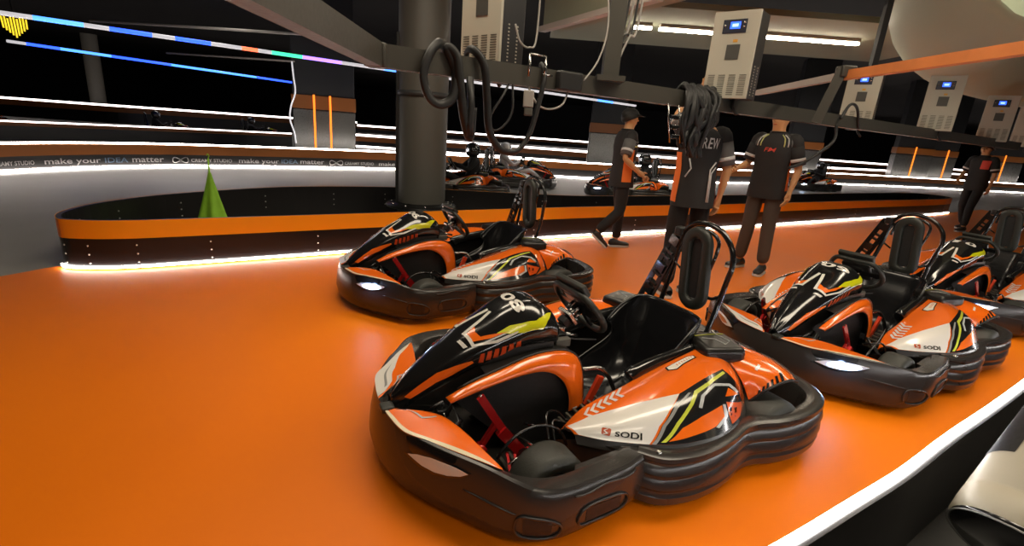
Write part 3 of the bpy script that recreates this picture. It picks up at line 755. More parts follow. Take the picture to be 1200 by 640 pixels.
# ------------------------------------------------------------------ floors, walls, ceiling
def orange_floor_mat():
    m = bpy.data.materials.new('floor_orange'); m.use_nodes = True; nt = m.node_tree; b = nt.nodes['Principled BSDF']
    tc = nt.nodes.new('ShaderNodeTexCoord')
    n = nt.nodes.new('ShaderNodeTexNoise'); n.inputs['Scale'].default_value = .9; n.inputs['Detail'].default_value = 5
    r = nt.nodes.new('ShaderNodeMapRange'); r.inputs['To Min'].default_value = .38; r.inputs['To Max'].default_value = .55
    cr_ = nt.nodes.new('ShaderNodeMix'); cr_.data_type = 'RGBA'
    cr_.inputs['A'].default_value = (.74, .158, .0006, 1); cr_.inputs['B'].default_value = (.90, .208, .001, 1)
    nt.links.new(tc.outputs['Object'], n.inputs['Vector']); nt.links.new(n.outputs['Fac'], r.inputs['Value']); nt.links.new(r.outputs['Result'], b.inputs['Roughness'])
    nt.links.new(n.outputs['Fac'], cr_.inputs['Factor']); nt.links.new(cr_.outputs['Result'], b.inputs['Base Color'])
    n3 = nt.nodes.new('ShaderNodeTexNoise'); n3.inputs['Scale'].default_value = 220
    bp = nt.nodes.new('ShaderNodeBump'); bp.inputs['Strength'].default_value = .05; bp.inputs['Distance'].default_value = .003
    nt.links.new(tc.outputs['Object'], n3.inputs['Vector']); nt.links.new(n3.outputs['Fac'], bp.inputs['Height']); nt.links.new(bp.outputs['Normal'], b.inputs['Normal'])
    b.inputs['Specular IOR Level'].default_value = .22
    return m
M['floor_orange'] = orange_floor_mat()
defm('track_grey', (.26, .255, .235), .42, var=.35, vscale=.6, bump=.05, bscale=90)
defm('track_dark', (.035, .034, .033), .45, var=.3, vscale=1)
b = MB(); b.box((6, 28, -.05), (90, 84, .1), 'track_grey'); tag(b.build('floor'), kind='structure')
# painted orange pit floor, a thin epoxy layer
pit = [(-3.62, 3.70), (-3.75, 3.36), (-4.1, 2.2), (-4.6, .4), (-5.0, -1.5), (12, -1.5), (14, 15.1), (11.43, 13.3), (7.05, 10.40), (3.43, 8.05), (1.0, 6.56), (-1.7, 4.74), (-2.6, 4.12), (-3.09, 3.80), (-3.45, 3.70)]
b = MB(); b.prism(pit, .0005, .004, 'floor_orange'); tag(b.build('floor_pit_lane'), kind='structure')
b = MB(); b.box((6, 28, 5.05), (90, 84, .1), 'ceiling'); tag(b.build('ceiling'), kind='structure')
for n_, c, d in (('wall_back', (6, 69.9, 2.5), (90, .2, 5)), ('wall_left', (-38.9, 28, 2.5), (.2, 84, 5)), ('wall_right', (50.9, 28, 2.5), (.2, 84, 5)), ('wall_front', (6, -13.9, 2.5), (90, .2, 5))):
    b = MB(); b.box(c, d, 'wall_dark'); tag(b.build(n_), kind='structure')

# ------------------------------------------------------------------ barriers
def plan(pts, n=10, closed=False): return [V((p[0], p[1], 0)) for p in smooth_path([(x, y, 0) for x, y in pts], n, closed)]
def left_normals(P, closed=False):
    out = []
    for i in range(len(P)):
        t = (P[(i + 1) % len(P)] - P[i - 1]) if closed else (P[min(i + 1, len(P) - 1)] - P[max(i - 1, 0)])
        t.normalize(); out.append(V((-t.y, t.x, 0)))
    return out
def ribbon(mb, P, N, z0, z1, a, b_, m, closed=False):
    """a strip of wall standing along P from z0 to z1, from offset a to offset b_"""
    mi = mb.mi(m); rings = [[mb.bm.verts.new(p + n * o + V((0, 0, z))) for o, z in ((a, z0), (a, z1), (b_, z1), (b_, z0))] for p, n in zip(P, N)]
    for i in range(len(P) if closed else len(P) - 1):
        A, B = rings[i], rings[(i + 1) % len(P)]
        for k in range(4): mb.face((A[k], A[(k + 1) % 4], B[(k + 1) % 4], B[k]), mi, False)
    if not closed: mb.face(rings[0], mi, False); mb.face(rings[-1][::-1], mi, False)
near = [(-3.55, 3.70), (-3.40, 3.66), (-3.09, 3.76), (-2.6, 4.08), (-1.7, 4.7), (-.4, 5.6), (1.0, 6.53), (3.43, 8.02), (7.05, 10.36), (11.43, 13.26)]
far = [(10.9, 14.1), (6.6, 11.3), (3.2, 9.0), (1.22, 7.80), (.17, 7.43), (-1.45, 7.12), (-2.22, 6.80), (-3.02, 6.20), (-3.62, 5.20), (-3.80, 4.45), (-3.72, 3.95)]
P = plan(near + far, 6, True); N = left_normals(P, True)     # left of travel is the inside of the loop
br = empty('track_barrier', (0, 0, 0))
tag(br, 'low black barrier loop with orange top band and glowing white foot, edging the orange floor', 'barrier')
b = MB(); ribbon(b, P, N, .004, .40, 0, .035, 'barrier_black', True); b.build('barrier_wall', br)
b = MB(); ribbon(b, P, N, .255, .402, -.004, 0, 'barrier_orange', True); b.build('orange_band', br)
nn = 6 * (len(near) - 1) + 1
b = MB(); ribbon(b, P[:nn], N[:nn], .018, .036, -.022, -.008, 'led', False); b.build('light_strip', br)
b = MB()
for i in range(3, len(P), 5):
    for dz in (.06, .13, .20):
        s_ = P[i] + N[i] * -.002; b.lathe([(0, -.002), (.007, -.002), (.007, .003), (0, .003)], 'screw', 6, Matrix.Translation(s_ + V((0, 0, dz))) @ N[i].to_track_quat('Z', 'Y').to_matrix().to_4x4())
        s_ = P[i] + N[i] * .037; b.lathe([(0, -.002), (.008, -.002), (.008, .003), (0, .003)], 'screw', 6, Matrix.Translation(s_ + V((0, 0, dz + .1))) @ N[i].to_track_quat('Z', 'Y').to_matrix().to_4x4())
tag(b.build('rivet', br), kind='stuff')

def far_barrier(name, pts, h, label, top=True, foot=True, band=.22, txt=False, led='led_far', lr=.016, group=None):
    r = empty(name); tag(r, label, 'barrier', group)
    P = plan(pts, 8); N = left_normals(P)
    b = MB(); ribbon(b, P, N, 0.0, h, 0, .05, 'banner' if txt else 'barrier_black'); b.build('barrier_wall', r)
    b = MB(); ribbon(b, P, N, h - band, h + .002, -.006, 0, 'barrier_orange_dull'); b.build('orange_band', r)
    if top: b = MB(); ribbon(b, P, N, h + .002, h + .002 + 2 * lr, -.01, .03, led); b.build('light_strip', r)
    if foot: b = MB(); ribbon(b, P, N, .02, .02 + 1.6 * lr, -.035, -.008, led); b.build('light_strip', r)
    return r, P, N
fb_pts = [(-8.9, 5.6), (-8.75, 6.8), (-8.6, 8.05), (-8.25, 9.35), (-7.5, 10.6), (-6.2, 11.75), (-4.6, 12.95), (-2.85, 14.0), (-1.2, 14.65), (.8, 15.2), (2.4, 15.6), (6.5, 17.4), (15, 22.7), (25.7, 26.5), (34, 29)]
fbr, FP, FN = far_barrier('track_barrier', fb_pts, .46, 'far curved barrier with dull orange band and sponsor lettering between two white light strips', txt=True, led='led', band=.20)
# lettering along the far barrier
import bisect
acc = [0.0]
for a, c in zip(FP, FP[1:]): acc.append(acc[-1] + (c - a).length)
def along(s):
    i = min(max(bisect.bisect(acc, s) - 1, 0), len(FP) - 2); f = (s - acc[i]) / (acc[i + 1] - acc[i])
    return FP[i].lerp(FP[i + 1], f), FN[i].lerp(FN[i + 1], f).normalized()
def s_at(x, y): return min(((FP[i] - V((x, y, 0))).length, acc[i]) for i in range(len(FP)))[1]
def banner_text(mb, string, s0, s1, z0, z1, m):
    t = text_bm(string); mi = mb.mi(m)
    for i in range(1, 12):
        bmesh.ops.bisect_plane(t, geom=t.verts[:] + t.edges[:] + t.faces[:], plane_co=(i / 12, 0, 0), plane_no=(1, 0, 0))
    bmesh.ops.triangulate(t, faces=t.faces[:]); mp = {}
    for v in t.verts:
        p, n = along(s0 + (s1 - s0) * v.co.x); mp[v] = mb.bm.verts.new(p - n * .006 + V((0, 0, z0 + (z1 - z0) * v.co.y)))
    for f in t.faces: mb.face([mp[v] for v in f.verts], mi, False)
    t.free()
def banner_logo(mb, s0, s1, z0, z1):
    pts = []
    for k in range(33):   # a looping line emblem
        a = 2 * PI * k / 32; pts.append((.5 + .48 * math.sin(a), .5 + .42 * math.sin(2 * a)))
    for (u, w_) in ((0, 0), (.04, .0)):
        mb.tube([along(s0 + (s1 - s0) * x)[0] - along(s0 + (s1 - s0) * x)[1] * .012 + V((0, 0, z0 + (z1 - z0) * (y if u else 1 - y))) for x, y in pts], .009, 'banner_text', 4)
BT = BANNER
for kind, s0, s1 in BT:
    z0, z1 = .075, .205; b = MB()
    if kind == 'logo': banner_logo(b, s0, s1, z0 + .01, z1 + .01)
    elif kind == 'IDEA': banner_text(b, 'IDEA', s0, s1, z0 + .03, z1 - .005, 'banner_blue')
    elif kind == 'make your': banner_text(b, kind, s0, s1, z0, z1, 'banner_text')
    elif kind == 'matter': banner_text(b, kind, s0, s1, z0 + .03, z1 - .005, 'banner_text')
    else: banner_text(b, kind, s0, s1, z0 + .035, z1 - .025, 'banner_text')
    b.build('banner_logo' if kind == 'logo' else 'banner_lettering', fbr)

far_barrier('track_barrier', [(-16, 11.2), (-14.9, 12.6), (-14, 13.9), (-12.9, 15.4), (-11.4, 17.2), (-8.9, 19.6)], .50, 'barrier behind the lettered one at far left, white light on top', foot=False, lr=.02, band=.1)
far_barrier('track_barrier', [(-8.6, 21.8), (-7.4, 23), (-3.5, 23.3), (.2, 23.6), (6.5, 23.8), (14, 26), (22.1, 30.5), (40, 41)], .50, 'distant barrier beyond the round column with white lights on top and foot', lr=.045)
far_barrier('track_barrier', [(-15, 46), (-8, 48), (7, 50), (20, 50), (38, 51), (48, 52)], .55, 'farthest barrier line across the back of the hall, lit along its top', foot=False, lr=.07)
far_barrier('track_barrier', [(-30, 27), (-24, 28.5), (-21, 30.5), (-17.5, 33), (-12, 37)], .9, 'distant barrier at far left behind the moving karts, lit along its top', foot=False, lr=.05, band=.3)

# right-hand kerb barrier in the foreground
kp_ = [(.30, .74), (.73, .99), (1.0, 1.155), (1.22, 1.29), (1.37, 1.39), (1.62, 1.56), (2.32, 2.02), (4.5, 3.5), (8.5, 6.2)]
KP = plan(kp_, 6); KN = left_normals(KP)
kb = empty('kerb_barrier'); tag(kb, 'black foreground barrier topped with a bright white light strip, lower right corner', 'barrier')
b = MB(); ribbon(b, KP, KN, .004, .372, -.020, .014, 'barrier_black'); b.build('barrier_wall', kb)
b = MB(); ribbon(b, KP, KN, .370, .385, -.004, .018, 'led_near'); b.build('light_strip', kb)
b = MB(); ribbon(b, KP, KN, .372, .377, -.020, -.004, 'barrier_black'); b.build('barrier_cap', kb)
b = MB()
for (p, n), (q, m_) in zip(list(zip(KP, KN)), list(zip(KP, KN))[1:]):
    b.prism([tuple((p - n * .012)[:2]), tuple((q - n * .012)[:2]), (q.x + 2.2, q.y - 3.6), (p.x + 2.2, p.y - 3.6)], .0045, .0075, 'track_dark')
b.prism([(.2, .70), (2.6, -2.9), (-3, -4), (-3, -2)], .0045, .0075, 'track_dark'); tag(b.build('floor_walkway'), kind='structure')

# cream drum behind the kerb barrier
b = MB()
dr = empty('machine_drum', (0, 0, 0)); tag(dr, 'cream cylindrical housing with black end cap and ring, lower right corner beyond the light strip', 'machine housing')
C0 = V((1.47, 1.12, .27)); axd = V((.66, .36, .62)).normalized(); e1 = axd.cross(V((0, 0, 1))).normalized(); e2 = e1.cross(axd)
MX = Matrix.Translation(C0) @ Matrix((e1, e2, axd)).transposed().to_4x4()
b.lathe([(.165, .006), (.178, .02), (.18, .06), (.18, .10), (.176, .104), (.18, .11), (.18, .60), (.17, .62), (0, .62)], 'cream_body', 48, MX); b.build('drum_shell', dr)
b = MB(); b.lathe([(0, .0), (.165, .0), (.172, .006), (.172, .02), (.16, .02)], 'black_gloss', 48, MX); cap_ = b.build('end_cap', dr)
b = MB(); b.tube([MX @ V((.172 * math.cos(a), .172 * math.sin(a), 0)) for a in [2 * PI * k / 48 for k in range(48)]], .003, 'grey_line', 6, closed=True)
b.tube([MX @ V((.05 + .075 * math.cos(a), .075 * math.sin(a), -.002)) for a in [2 * PI * k / 40 for k in range(40)]], .006, 'grey_line', 6, closed=True); b.build('cap_ring', cap_)
b = MB(); b.grid(lambda u, v: MX @ V((.1815 * math.cos(2.2 + .7 * v), .1815 * math.sin(2.2 + .7 * v), .22 + .28 * u)), 8, 8, 'black_matte'); b.build('housing_slot', dr)
b = MB()
for z, y in ((.0, -.0),): b.box(C0 + axd * .12 + V((0, 0, -.24)), (.10, .10, .11), 'black_matte'); b.box(C0 + axd * .5 + V((0, 0, -.25)), (.10, .10, .26), 'black_matte')
b.build('support_foot', dr)

# ------------------------------------------------------------------ columns
rc = empty('round_column', (-1.24, 6.35, 0)); tag(rc, 'thick round grey-green column standing inside the orange barrier loop', 'column')
b = MB(); b.lathe([(.30, .0), (.30, 5.0)], 'column_paint', 48); b.build('column_shaft', rc)
b = MB(); b.lathe([(.30, .27), (.44, .27), (.45, .285), (.44, .30), (.33, .31), (.30, .33)], 'rim', 48)
for k in range(10): b.lathe([(0, 0), (.016, 0), (.016, .02), (0, .02)], 'steel', 6, Matrix.Translation((.385 * math.cos(k * PI / 5), .385 * math.sin(k * PI / 5), .30)))
b.build('base_collar', rc)
b = MB(); b.lathe([(.30, 1.66), (.318, 1.66), (.318, 1.60), (.30, 1.60)], 'column_dark', 48)
b.box((-.28, -.10, 1.3), (.06, .05, 2.0), 'cable', bev=.01); b.build('conduit', rc)

def far_column(x, y, w, label, z_band=1.62, rot=0, lines=(-.12, .12), hb=.34):
    r = empty('pillar', (x, y, 0), rot); tag(r, label, 'pillar')
    b = MB(); b.box((0, 0, 2.5), (w, w * .6, 5.0), 'column_dark', bev=.03); b.build('pillar_shaft', r)
    b = MB(); b.box((0, 0, z_band / 2 - .1), (w * 1.02, w * .64, z_band - .2), 'column_metal', bev=.03); b.build('metal_cladding', r)
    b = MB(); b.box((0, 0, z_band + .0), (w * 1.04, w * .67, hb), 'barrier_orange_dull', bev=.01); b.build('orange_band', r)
    for l in lines:
        b = MB(); b.box((l * w, -w * .345, z_band / 2 + .1), (.05, .02, z_band + .2), 'led_orange'); b.build('light_line', r)
    return r
far_column(-5.75, 14.9, 1.62, 'wide dark pillar with orange band and two glowing orange lines, left of the round column', rot=.32, lines=(-.16, .10), hb=.36)
far_column(3.55, 21.8, 1.4, 'dark pillar with orange band behind the capped person walking', z_band=1.62, rot=-.1, lines=(), hb=.38)
far_column(12.3, 22.5, 1.3, 'dark pillar with orange band right of the striped-collar person', z_band=1.55, rot=-.3, lines=(), hb=.3)
far_column(19.7, 26.0, 1.5, 'dark orange-banded pillar under the middle of the charger row, left of two', z_band=1.7, rot=-.4, lines=(0,), hb=.3)
far_column(22.3, 27.6, 1.4, 'dark orange-banded pillar under the charger row, right of two close together', z_band=1.7, rot=-.4, lines=(.2,), hb=.3)
far_column(27.6, 29.6, 1.6, 'orange-banded pillar at the far right edge', z_band=1.7, rot=-.5, lines=(0,), hb=.3)
b = MB(); b.lathe([(.42, 0), (.42, 5)], 'charger_white', 24); o = b.build('pale_column', loc=(-27.0, 32.5, 0)); tag(o, 'pale round column far away at upper left', 'column')
b = MB()
for k in range(9):
    b.tube([(-.45 + .11 * k, 0, .35 + .1 * math.sin(k * 2.1)), (-.42 + .105 * k, 0, -.35 + .3 * abs(k - 4) / 4)], .025, 'led_yellow', 6)
b.tube([(-.5, 0, .36), (.5, 0, .36)], .04, 'cable', 6)
b.tube([(0, 0, .36), (0, 0, 1.5)], .02, 'cable', 6)
o = b.build('pendant_lamp', loc=(-18.2, 18.8, 3.5)); tag(o, 'small yellow fringed hanging lamp at upper left', 'lamp')

# green cloth
b = MB()
def cloth(u, v):
    z = .66 - .60 * u; w_ = .014 + .165 * u; a = PI * 2 * v
    return (w_ * (1 + .16 * math.cos(5 * a + 1) * u) * math.cos(a), w_ * .55 * (1 + .35 * math.cos(5 * a) * u) * math.sin(a), z)
b.grid(cloth, 16, 36, 'cloth_green', closed_v=True)
o = b.build('cloth_drape'); b = MB(); b.tube([(0, 0, .004), (0, 0, .80)], .008, 'cloth_green', 8); b.tube([(0, 0, .80), (.012, 0, .83), (0, 0, .85), (-.012, 0, .83)], .006, 'cloth_green', 6)
gf = empty('draped_flag', (-3.16, 5.05, 0)); p_ = b.build('flag_pole', gf); o.parent = gf
tag(gf, 'lime green cloth hung over a short pole inside the barrier loop', 'flag')

# ------------------------------------------------------------------ overhead beam, chargers, rail
BD = V((.845, .535, 0)).normalized(); B0 = V((1.25, 3.74, 0))
def on_beam(s, z=0, off=0): return B0 + BD * s + V((BD.y, -BD.x, 0)) * off + V((0, 0, z))
bm_ = empty('support_beam', (0, 0, 0)); tag(bm_, 'long grey-green overhead steel beam carrying the white charger boxes', 'beam')
corner = on_beam(-2.35, 1.585, .10)
b = MB(); b.bar(corner, on_beam(6.5, 1.585, .10), .07, .10, 'beam'); b.build('beam_rail', bm_)
b = MB(); b.bar(corner + V((0, 0, 0)), (-.66, .75, 1.60), .07, .10, 'beam'); b.build('beam_return', bm_)
b = MB(); b.box(corner, (.1, .1, .104), 'beam', bev=.01); b.build('corner_joint', bm_)
for s, t in ((-1.0, 0),):
    b = MB(); p = on_beam(s, 0, .20 if s > 0 else .14)
    b.box((p.x, p.y, 3.3), (.09, .09, 3.36), 'beam'); b.box((p.x, p.y, 1.63), (.16, .16, .03), 'beam')
    if s > -1.5: b.build('hanger_post', bm_)
    else: b.bm.free()
# rail running toward the camera at upper right
rl = empty('striped_rail', (0, 0, 0)); tag(rl, 'orange and pale overhead rail running out at upper right above the chargers', 'rail')
b = MB(); b.bar((2.06, 3.50, 1.80), (2.20, .6, 1.80), .05, .055, 'rail_orange'); b.build('orange_rail', rl)
b = MB(); b.bar((2.16, 4.95, 1.80), (2.06, 3.50, 1.80), .04, .045, 'rail_white'); b.build('white_rail', rl)
b = MB(); b.bar((2.03, 3.46, 1.84), (1.96, 3.50, 1.50), .06, .06, 'beam'); b.box((2.05, 3.46, 1.82), (.09, .09, .07), 'beam', bev=.01); b.build('rail_post', rl)

CH_AZ = math.radians(230)
def charger(label):
    """local: front faces +x, width along y, origin at the bottom centre"""
    r = empty('battery_charger'); tag(r, label, 'charger', 'charger boxes along the overhead beam')
    W, D, Hh = .30, .20, .55
    b = MB(); b.box((D / 2 - .01, 0, Hh / 2), (.02, W, Hh), 'charger_white', bev=.004); cf = b.build('front_panel', r)
    b = MB(); b.box((-.01, 0, Hh / 2), (D - .02, W - .004, Hh - .004), 'charger_dark', bev=.004)
    for sy in (1, -1):
        for c in range(2):
            for k in range(11): b.box((.03 - .07 * c, sy * W / 2, .03 + .018 * k), (.010, .003, .007), 'charger_white')
    b.build('casing', r)
    b = MB()
    b.bm.free()
    for c in range(4):
        b = MB()
        for k in range(11): b.box((D / 2 + .001, -.105 + .07 * c, .025 + .0125 * k), (.002, .045, .0045), 'grille_dark')
        b.build('vent_grille', cf)
    b = MB(); b.box((D / 2 + .003, -.005, .455), (.006, .155, .085), 'screen_frame', bev=.003); sf = b.build('display', r)
    b = MB(); b.box((D / 2 + .007, .0, .46), (.003, .065, .042), 'screen'); b.box((D / 2 + .0088, .0, .46), (.001, .038, .018), 'screen_glyph'); b.build('screen', sf)
    for y, z in ((.058, .475), (.058, .45), (-.065, .46)):
        b = MB(); b.lathe([(.007, 0), (.007, .003), (0, .003)], 'steel', 8, Matrix.Translation((D / 2 + .006, y, z)) @ Matrix.Rotation(PI / 2, 4, 'Y')); b.build('indicator', sf)
    b = MB(); b.box((D / 2 + .002, .008, .295), (.004, .088, .095), 'label_grey', bev=.001); b.box((D / 2 + .001, .015, .365), (.003, .03, .018), 'label_orange'); b.build('label_plate', r)
    b = MB(); b.tube([(0, .04, .01), (.0, .04, -.05), (0, .08, -.10)], .012, 'cable', 8); b.build('outlet_cable', r)
    return r
CH = [(-.39, 3.06, 1.64, 'nearest white charger box, cropped by the top edge left of centre'), (1.25, 3.74, 1.62, 'white charger box with blue screen right of centre, above the two standing people'),
      (3.36, 5.60, 1.60, 'white charger box partly hidden by the orange rail'), (4.26, 5.67, 1.62, 'white charger box with blue screen below the orange rail, second from right'), (5.81, 6.69, 1.60, 'rightmost white charger box with blue screen, cut by the right edge')]
ch0 = None
fn = V((math.cos(CH_AZ), math.sin(CH_AZ), 0)); ft = V((-fn.y, fn.x, 0))
for i, (x, y, z, lab) in enumerate(CH):
    o = charger(lab) if ch0 is None else copy_tree(ch0)
    ch0 = ch0 or o
    c = V((x, y, 0)) + ft * .15 - fn * .10
    o.location = (c.x, c.y, z); o.rotation_euler = (0, 0, CH_AZ); o['label'] = lab
tq = empty('mount_post'); tag(tq, 'dark square post behind the charger that the orange rail partly hides', 'post')
b = MB(); b.box((3.66, 5.72, 3.3), (.06, .06, 3.4), 'charger_dark'); b.build('post_shaft', tq); b = MB(); b.box((3.62, 5.68, 1.585), (.14, .14, .03), 'charger_dark'); b.build('post_plate', tq)
o = copy_tree(ch0); c = V((7.2, 7.7, 0)) + ft * .15 - fn * .10; o.location = (c.x, c.y, 1.60); o['label'] = 'sliver of a further white charger at the extreme right edge'; o.rotation_euler = (0, 0, CH_AZ)

# cables
def cable(pts, r, m, name, label, group=None, flat=None, cat='cable'):
    b = MB(); b.tube(smooth_path(pts, 8), r, m, 8, flat=flat); o = b.build(name); tag(o, label, cat, group); return o
def bp(px_s, z, off=0): return tuple(on_beam(px_s, z, off))
cable([bp(-1.99, 1.54, .055), bp(-2.0, 1.655, .05), bp(-2.06, 1.675, .12), bp(-2.12, 1.62, .155), bp(-2.15, 1.52, .16), bp(-2.12, 1.43, .16), bp(-2.06, 1.40, .16), bp(-2.0, 1.44, .165), bp(-1.985, 1.56, .16), bp(-2.03, 1.655, .15), bp(-1.99, 1.62, .17), bp(-1.97, 1.50, .175), bp(-1.94, 1.36, .17), bp(-1.905, 1.26, .165), bp(-1.885, 1.27, .16), bp(-1.88, 1.40, .16)], .016, 'cable', 'strap_loop', 'black strap looped over the beam just right of the round column top', flat=(1, 1.5), cat='strap')
cable([bp(-1.86, 1.53, .05), bp(-1.88, 1.655, .05), bp(-1.885, 1.67, .13), bp(-1.84, 1.60, .17), bp(-1.815, 1.45, .17), bp(-1.79, 1.30, .165), bp(-1.73, 1.215, .16), bp(-1.66, 1.19, .155), bp(-1.59, 1.21, .155), bp(-1.53, 1.30, .155), bp(-1.49, 1.45, .155), bp(-1.46, 1.60, .15), bp(-1.45, 1.655, .09)], .014, 'cable', 'strap_loop', 'longest black strap hanging in a deep loop under the nearest charger', flat=(1, 1.5), cat='strap')
cable([bp(-1.66, 1.54, .12), bp(-1.72, 1.46, .15), bp(-1.775, 1.37, .15), bp(-1.76, 1.30, .15), bp(-1.70, 1.32, .15), bp(-1.65, 1.40, .15), bp(-1.64, 1.54, .12)], .006, 'cable', 'hanging_cable', 'thin black cable loop hanging inside the deep strap')
cable([bp(-1.55, 1.545, .12), bp(-1.50, 1.455, .15), bp(-1.42, 1.43, .15), bp(-1.33, 1.46, .15), bp(-1.27, 1.545, .12)], .0055, 'cable_grey', 'hanging_cable', 'thin grey cable sagging below the beam right of the nearest charger')
cable([bp(-1.20, 1.60, .16), bp(-1.12, 1.72, .17), bp(-1.08, 1.90, .17), bp(-1.10, 2.2, .14), bp(-1.12, 2.8, .12)], .005, 'cable_grey', 'hanging_cable', 'pale cable curving up beside the hanger post')
cable([bp(-1.63, 1.83, .09), bp(-1.60, 1.75, .10), bp(-1.54, 1.73, .10), bp(-1.50, 1.80, .10), bp(-1.50, 2.3, .10)], .005, 'cable_grey', 'hanging_cable', 'short pale cable hooking out beside the nearest charger')
for k in range(4): cable([bp(-.93 + .03 * k, 1.62, .0), bp(-.95 + .035 * k, 1.74, .02), bp(-.88 + .035 * k, 1.90, .02), bp(-.80 + .035 * k, 2.0, .0), bp(-.76 + .035 * k, 2.8, 0)], .007, 'cable_grey' if k % 2 else 'cable', 'hanging_cable', 'one of four parallel cables rising behind the beam left of the centre charger', 'bundle of rising cables')
o = MB(); o.tube([bp(-1.915, 1.54, .17), bp(-1.905, 1.40, .18), bp(-1.91, 1.33, .18), bp(-1.905, 1.26, .18)], .018, 'cable', 8); tag(o.build('wrapped_handle'), 'short black wrapped handle hanging under the beam beside the first strap', 'handle')
cf_ = empty('metal_clamp'); tag(cf_, 'small bright steel bracket clamped on the beam beside the nearest charger', 'bracket')
b = MB()
for s_ in (-1.57, -1.47): b.tube([bp(s_, 1.58, .16), bp(s_, 1.69, .16)], .007, 'steel', 6)
b.tube([bp(-1.57, 1.69, .16), bp(-1.47, 1.69, .16)], .006, 'steel', 6); b.tube([bp(-1.48, 1.60, .16), bp(-1.42, 1.60, .16)], .006, 'steel', 6); b.build('clamp_frame', cf_)
b = MB(); b.box(on_beam(-1.56, 1.47, .16), (.055, .04, .085), 'cable_grey', bev=.006); b.build('clamp_body', cf_)
b = MB(); b.box(on_beam(-1.555, 1.405, .16), (.045, .04, .04), 'grille_dark', bev=.006); b.build('clamp_plug', cf_)
b = MB(); b.box(on_beam(-1.30, 1.585, .155), (.16, .05, .10), 'cable', Matrix.Rotation(math.atan2(BD.y, BD.x), 3, 'Z'), bev=.012); tag(b.build('junction_box'), 'small black junction box fixed to the beam right of the steel bracket', 'box')
# knotted harness bundle in front of the second person
hb = empty('harness_bundle'); tag(hb, 'tangled black harness straps hanging from the beam in front of a person\'s head', 'harness')
b = MB(); random.seed(11)
for k in range(22):
    s0 = -.36 + .32 * random.random(); w_ = lambda a: random.uniform(-a, a)
    pts = [bp(s0, 1.62, .06), bp(s0 + w_(.02), 1.665, .12), bp(s0 + w_(.05), 1.60, .18), bp(s0 + w_(.08), 1.46, .18 + w_(.03)), bp(-.22 + (s0 + .2) * .7 + w_(.06), 1.34 + w_(.06), .17 + w_(.03)), bp(-.20 + (s0 + .2) * .5 + w_(.05), 1.26 + w_(.05), .16)]
    b.tube(smooth_path(pts, 5), .010 + .006 * random.random(), 'cable', 6, flat=(1, 1.6))
b.build('strap', hb)
b = MB()
for k in range(5):
    c = on_beam(-.32 + .07 * k, 1.665, .11); b.lathe([(0, -.03), (.022, -.03), (.028, 0), (.022, .03), (0, .03)], 'cable', 10, Matrix.Translation(c) @ Matrix.Rotation(PI / 2, 4, 'X'))
b.build('buckle', hb)
b = MB()
for s_ in (-.50, -.40): b.tube([bp(s_, 1.54, .16), bp(s_ + .03, 1.42, .16), bp(s_ + .07, 1.30, .16)], .006, 'steel', 6)
for z in (1.46, 1.40, 1.34): b.box(on_beam(-.435 + (1.5 - z) * .3, z, .16), (.05, .03, .03), 'frame_tube', bev=.006)
b.build('metal_ladder', hb)
cable([bp(1.62, 1.55, .14), bp(1.60, 1.42, .16), bp(1.40, 1.30, .16), bp(1.15, 1.20, .16), bp(1.0, 1.17, .16)], .013, 'cable', 'hanging_cable', 'black cable curving down right of the striped-collar person')
cable([bp(2.0, 1.545, .14), bp(1.85, 1.70, .16), bp(1.72, 1.72, .16), bp(1.62, 1.60, .16)], .012, 'cable', 'hanging_cable', 'black cable arching over the beam at the foot of the rail post')

# ------------------------------------------------------------------ coloured light strings and ceiling lights
def strip(name, a, c, r, segs, label, cat='light strip'):
    a, c = V(a), V(c); root = empty(name); tag(root, label, cat)
    for (t0, t1, m) in segs:
        b = MB(); b.tube([a.lerp(c, t0), a.lerp(c, t1)], r, m, 6); b.build('lit_segment', root)
    return root
LA, LB = V((-6.9, 6.93, 2.28)), V((5.1, 24.9, 2.80))
LS = LIGHTLINE
strip('light_string', LS[0][0], LS[0][1], .035, LS[0][2], 'upper coloured light string with blue, red and green stretches, passing behind the round column')
strip('light_string', LS[1][0], LS[1][1], .035, LS[1][2], 'lower bright blue light string at upper left')
b = MB(); b.tube(LS[2][:2], .03, 'rail_white', 6); tag(b.build('ceiling_conduit'), 'thin pale straight conduit under the dark ceiling at upper left, longest', 'conduit')
b = MB(); b.tube(LS[3][:2], .025, 'rail_white', 6); tag(b.build('ceiling_conduit'), 'thin pale conduit below the blue light string', 'conduit')
b = MB(); b.tube(smooth_path(LS[4], 6), .02, 'led_dim', 6); tag(b.build('lit_cable'), 'wavy white lit cable hanging down the left side of the wide pillar', 'cable')
tl = None
for i, (x0, x1, y, lab) in enumerate([(1.66, 1.95, 8.8, 'shortest ceiling tube light, left end of the lit row'), (2.08, 2.95, 8.8, 'ceiling tube light just left of the centre charger'), (3.62, 5.3, 8.8, 'long bright ceiling tube light right of the centre charger')]):
    r = empty('tube_light', ((x0 + x1) / 2, y, 3.015)); tag(r, lab, 'ceiling light', 'ceiling tube lights')
    b = MB(); b.box((0, 0, .06), (x1 - x0, .14, .05), 'rail_white', bev=.006); b.build('fixture_body', r)
    b = MB(); b.tube([(-(x1 - x0) / 2, -.03, .015), ((x1 - x0) / 2, -.03, .015)], .018, 'tube_light', 8); b.build('lamp_tube', r)
    b = MB(); b.tube([(-(x1 - x0) / 2, .04, .015), ((x1 - x0) / 2, .04, .015)], .018, 'tube_light', 8); b.build('lamp_tube', r)
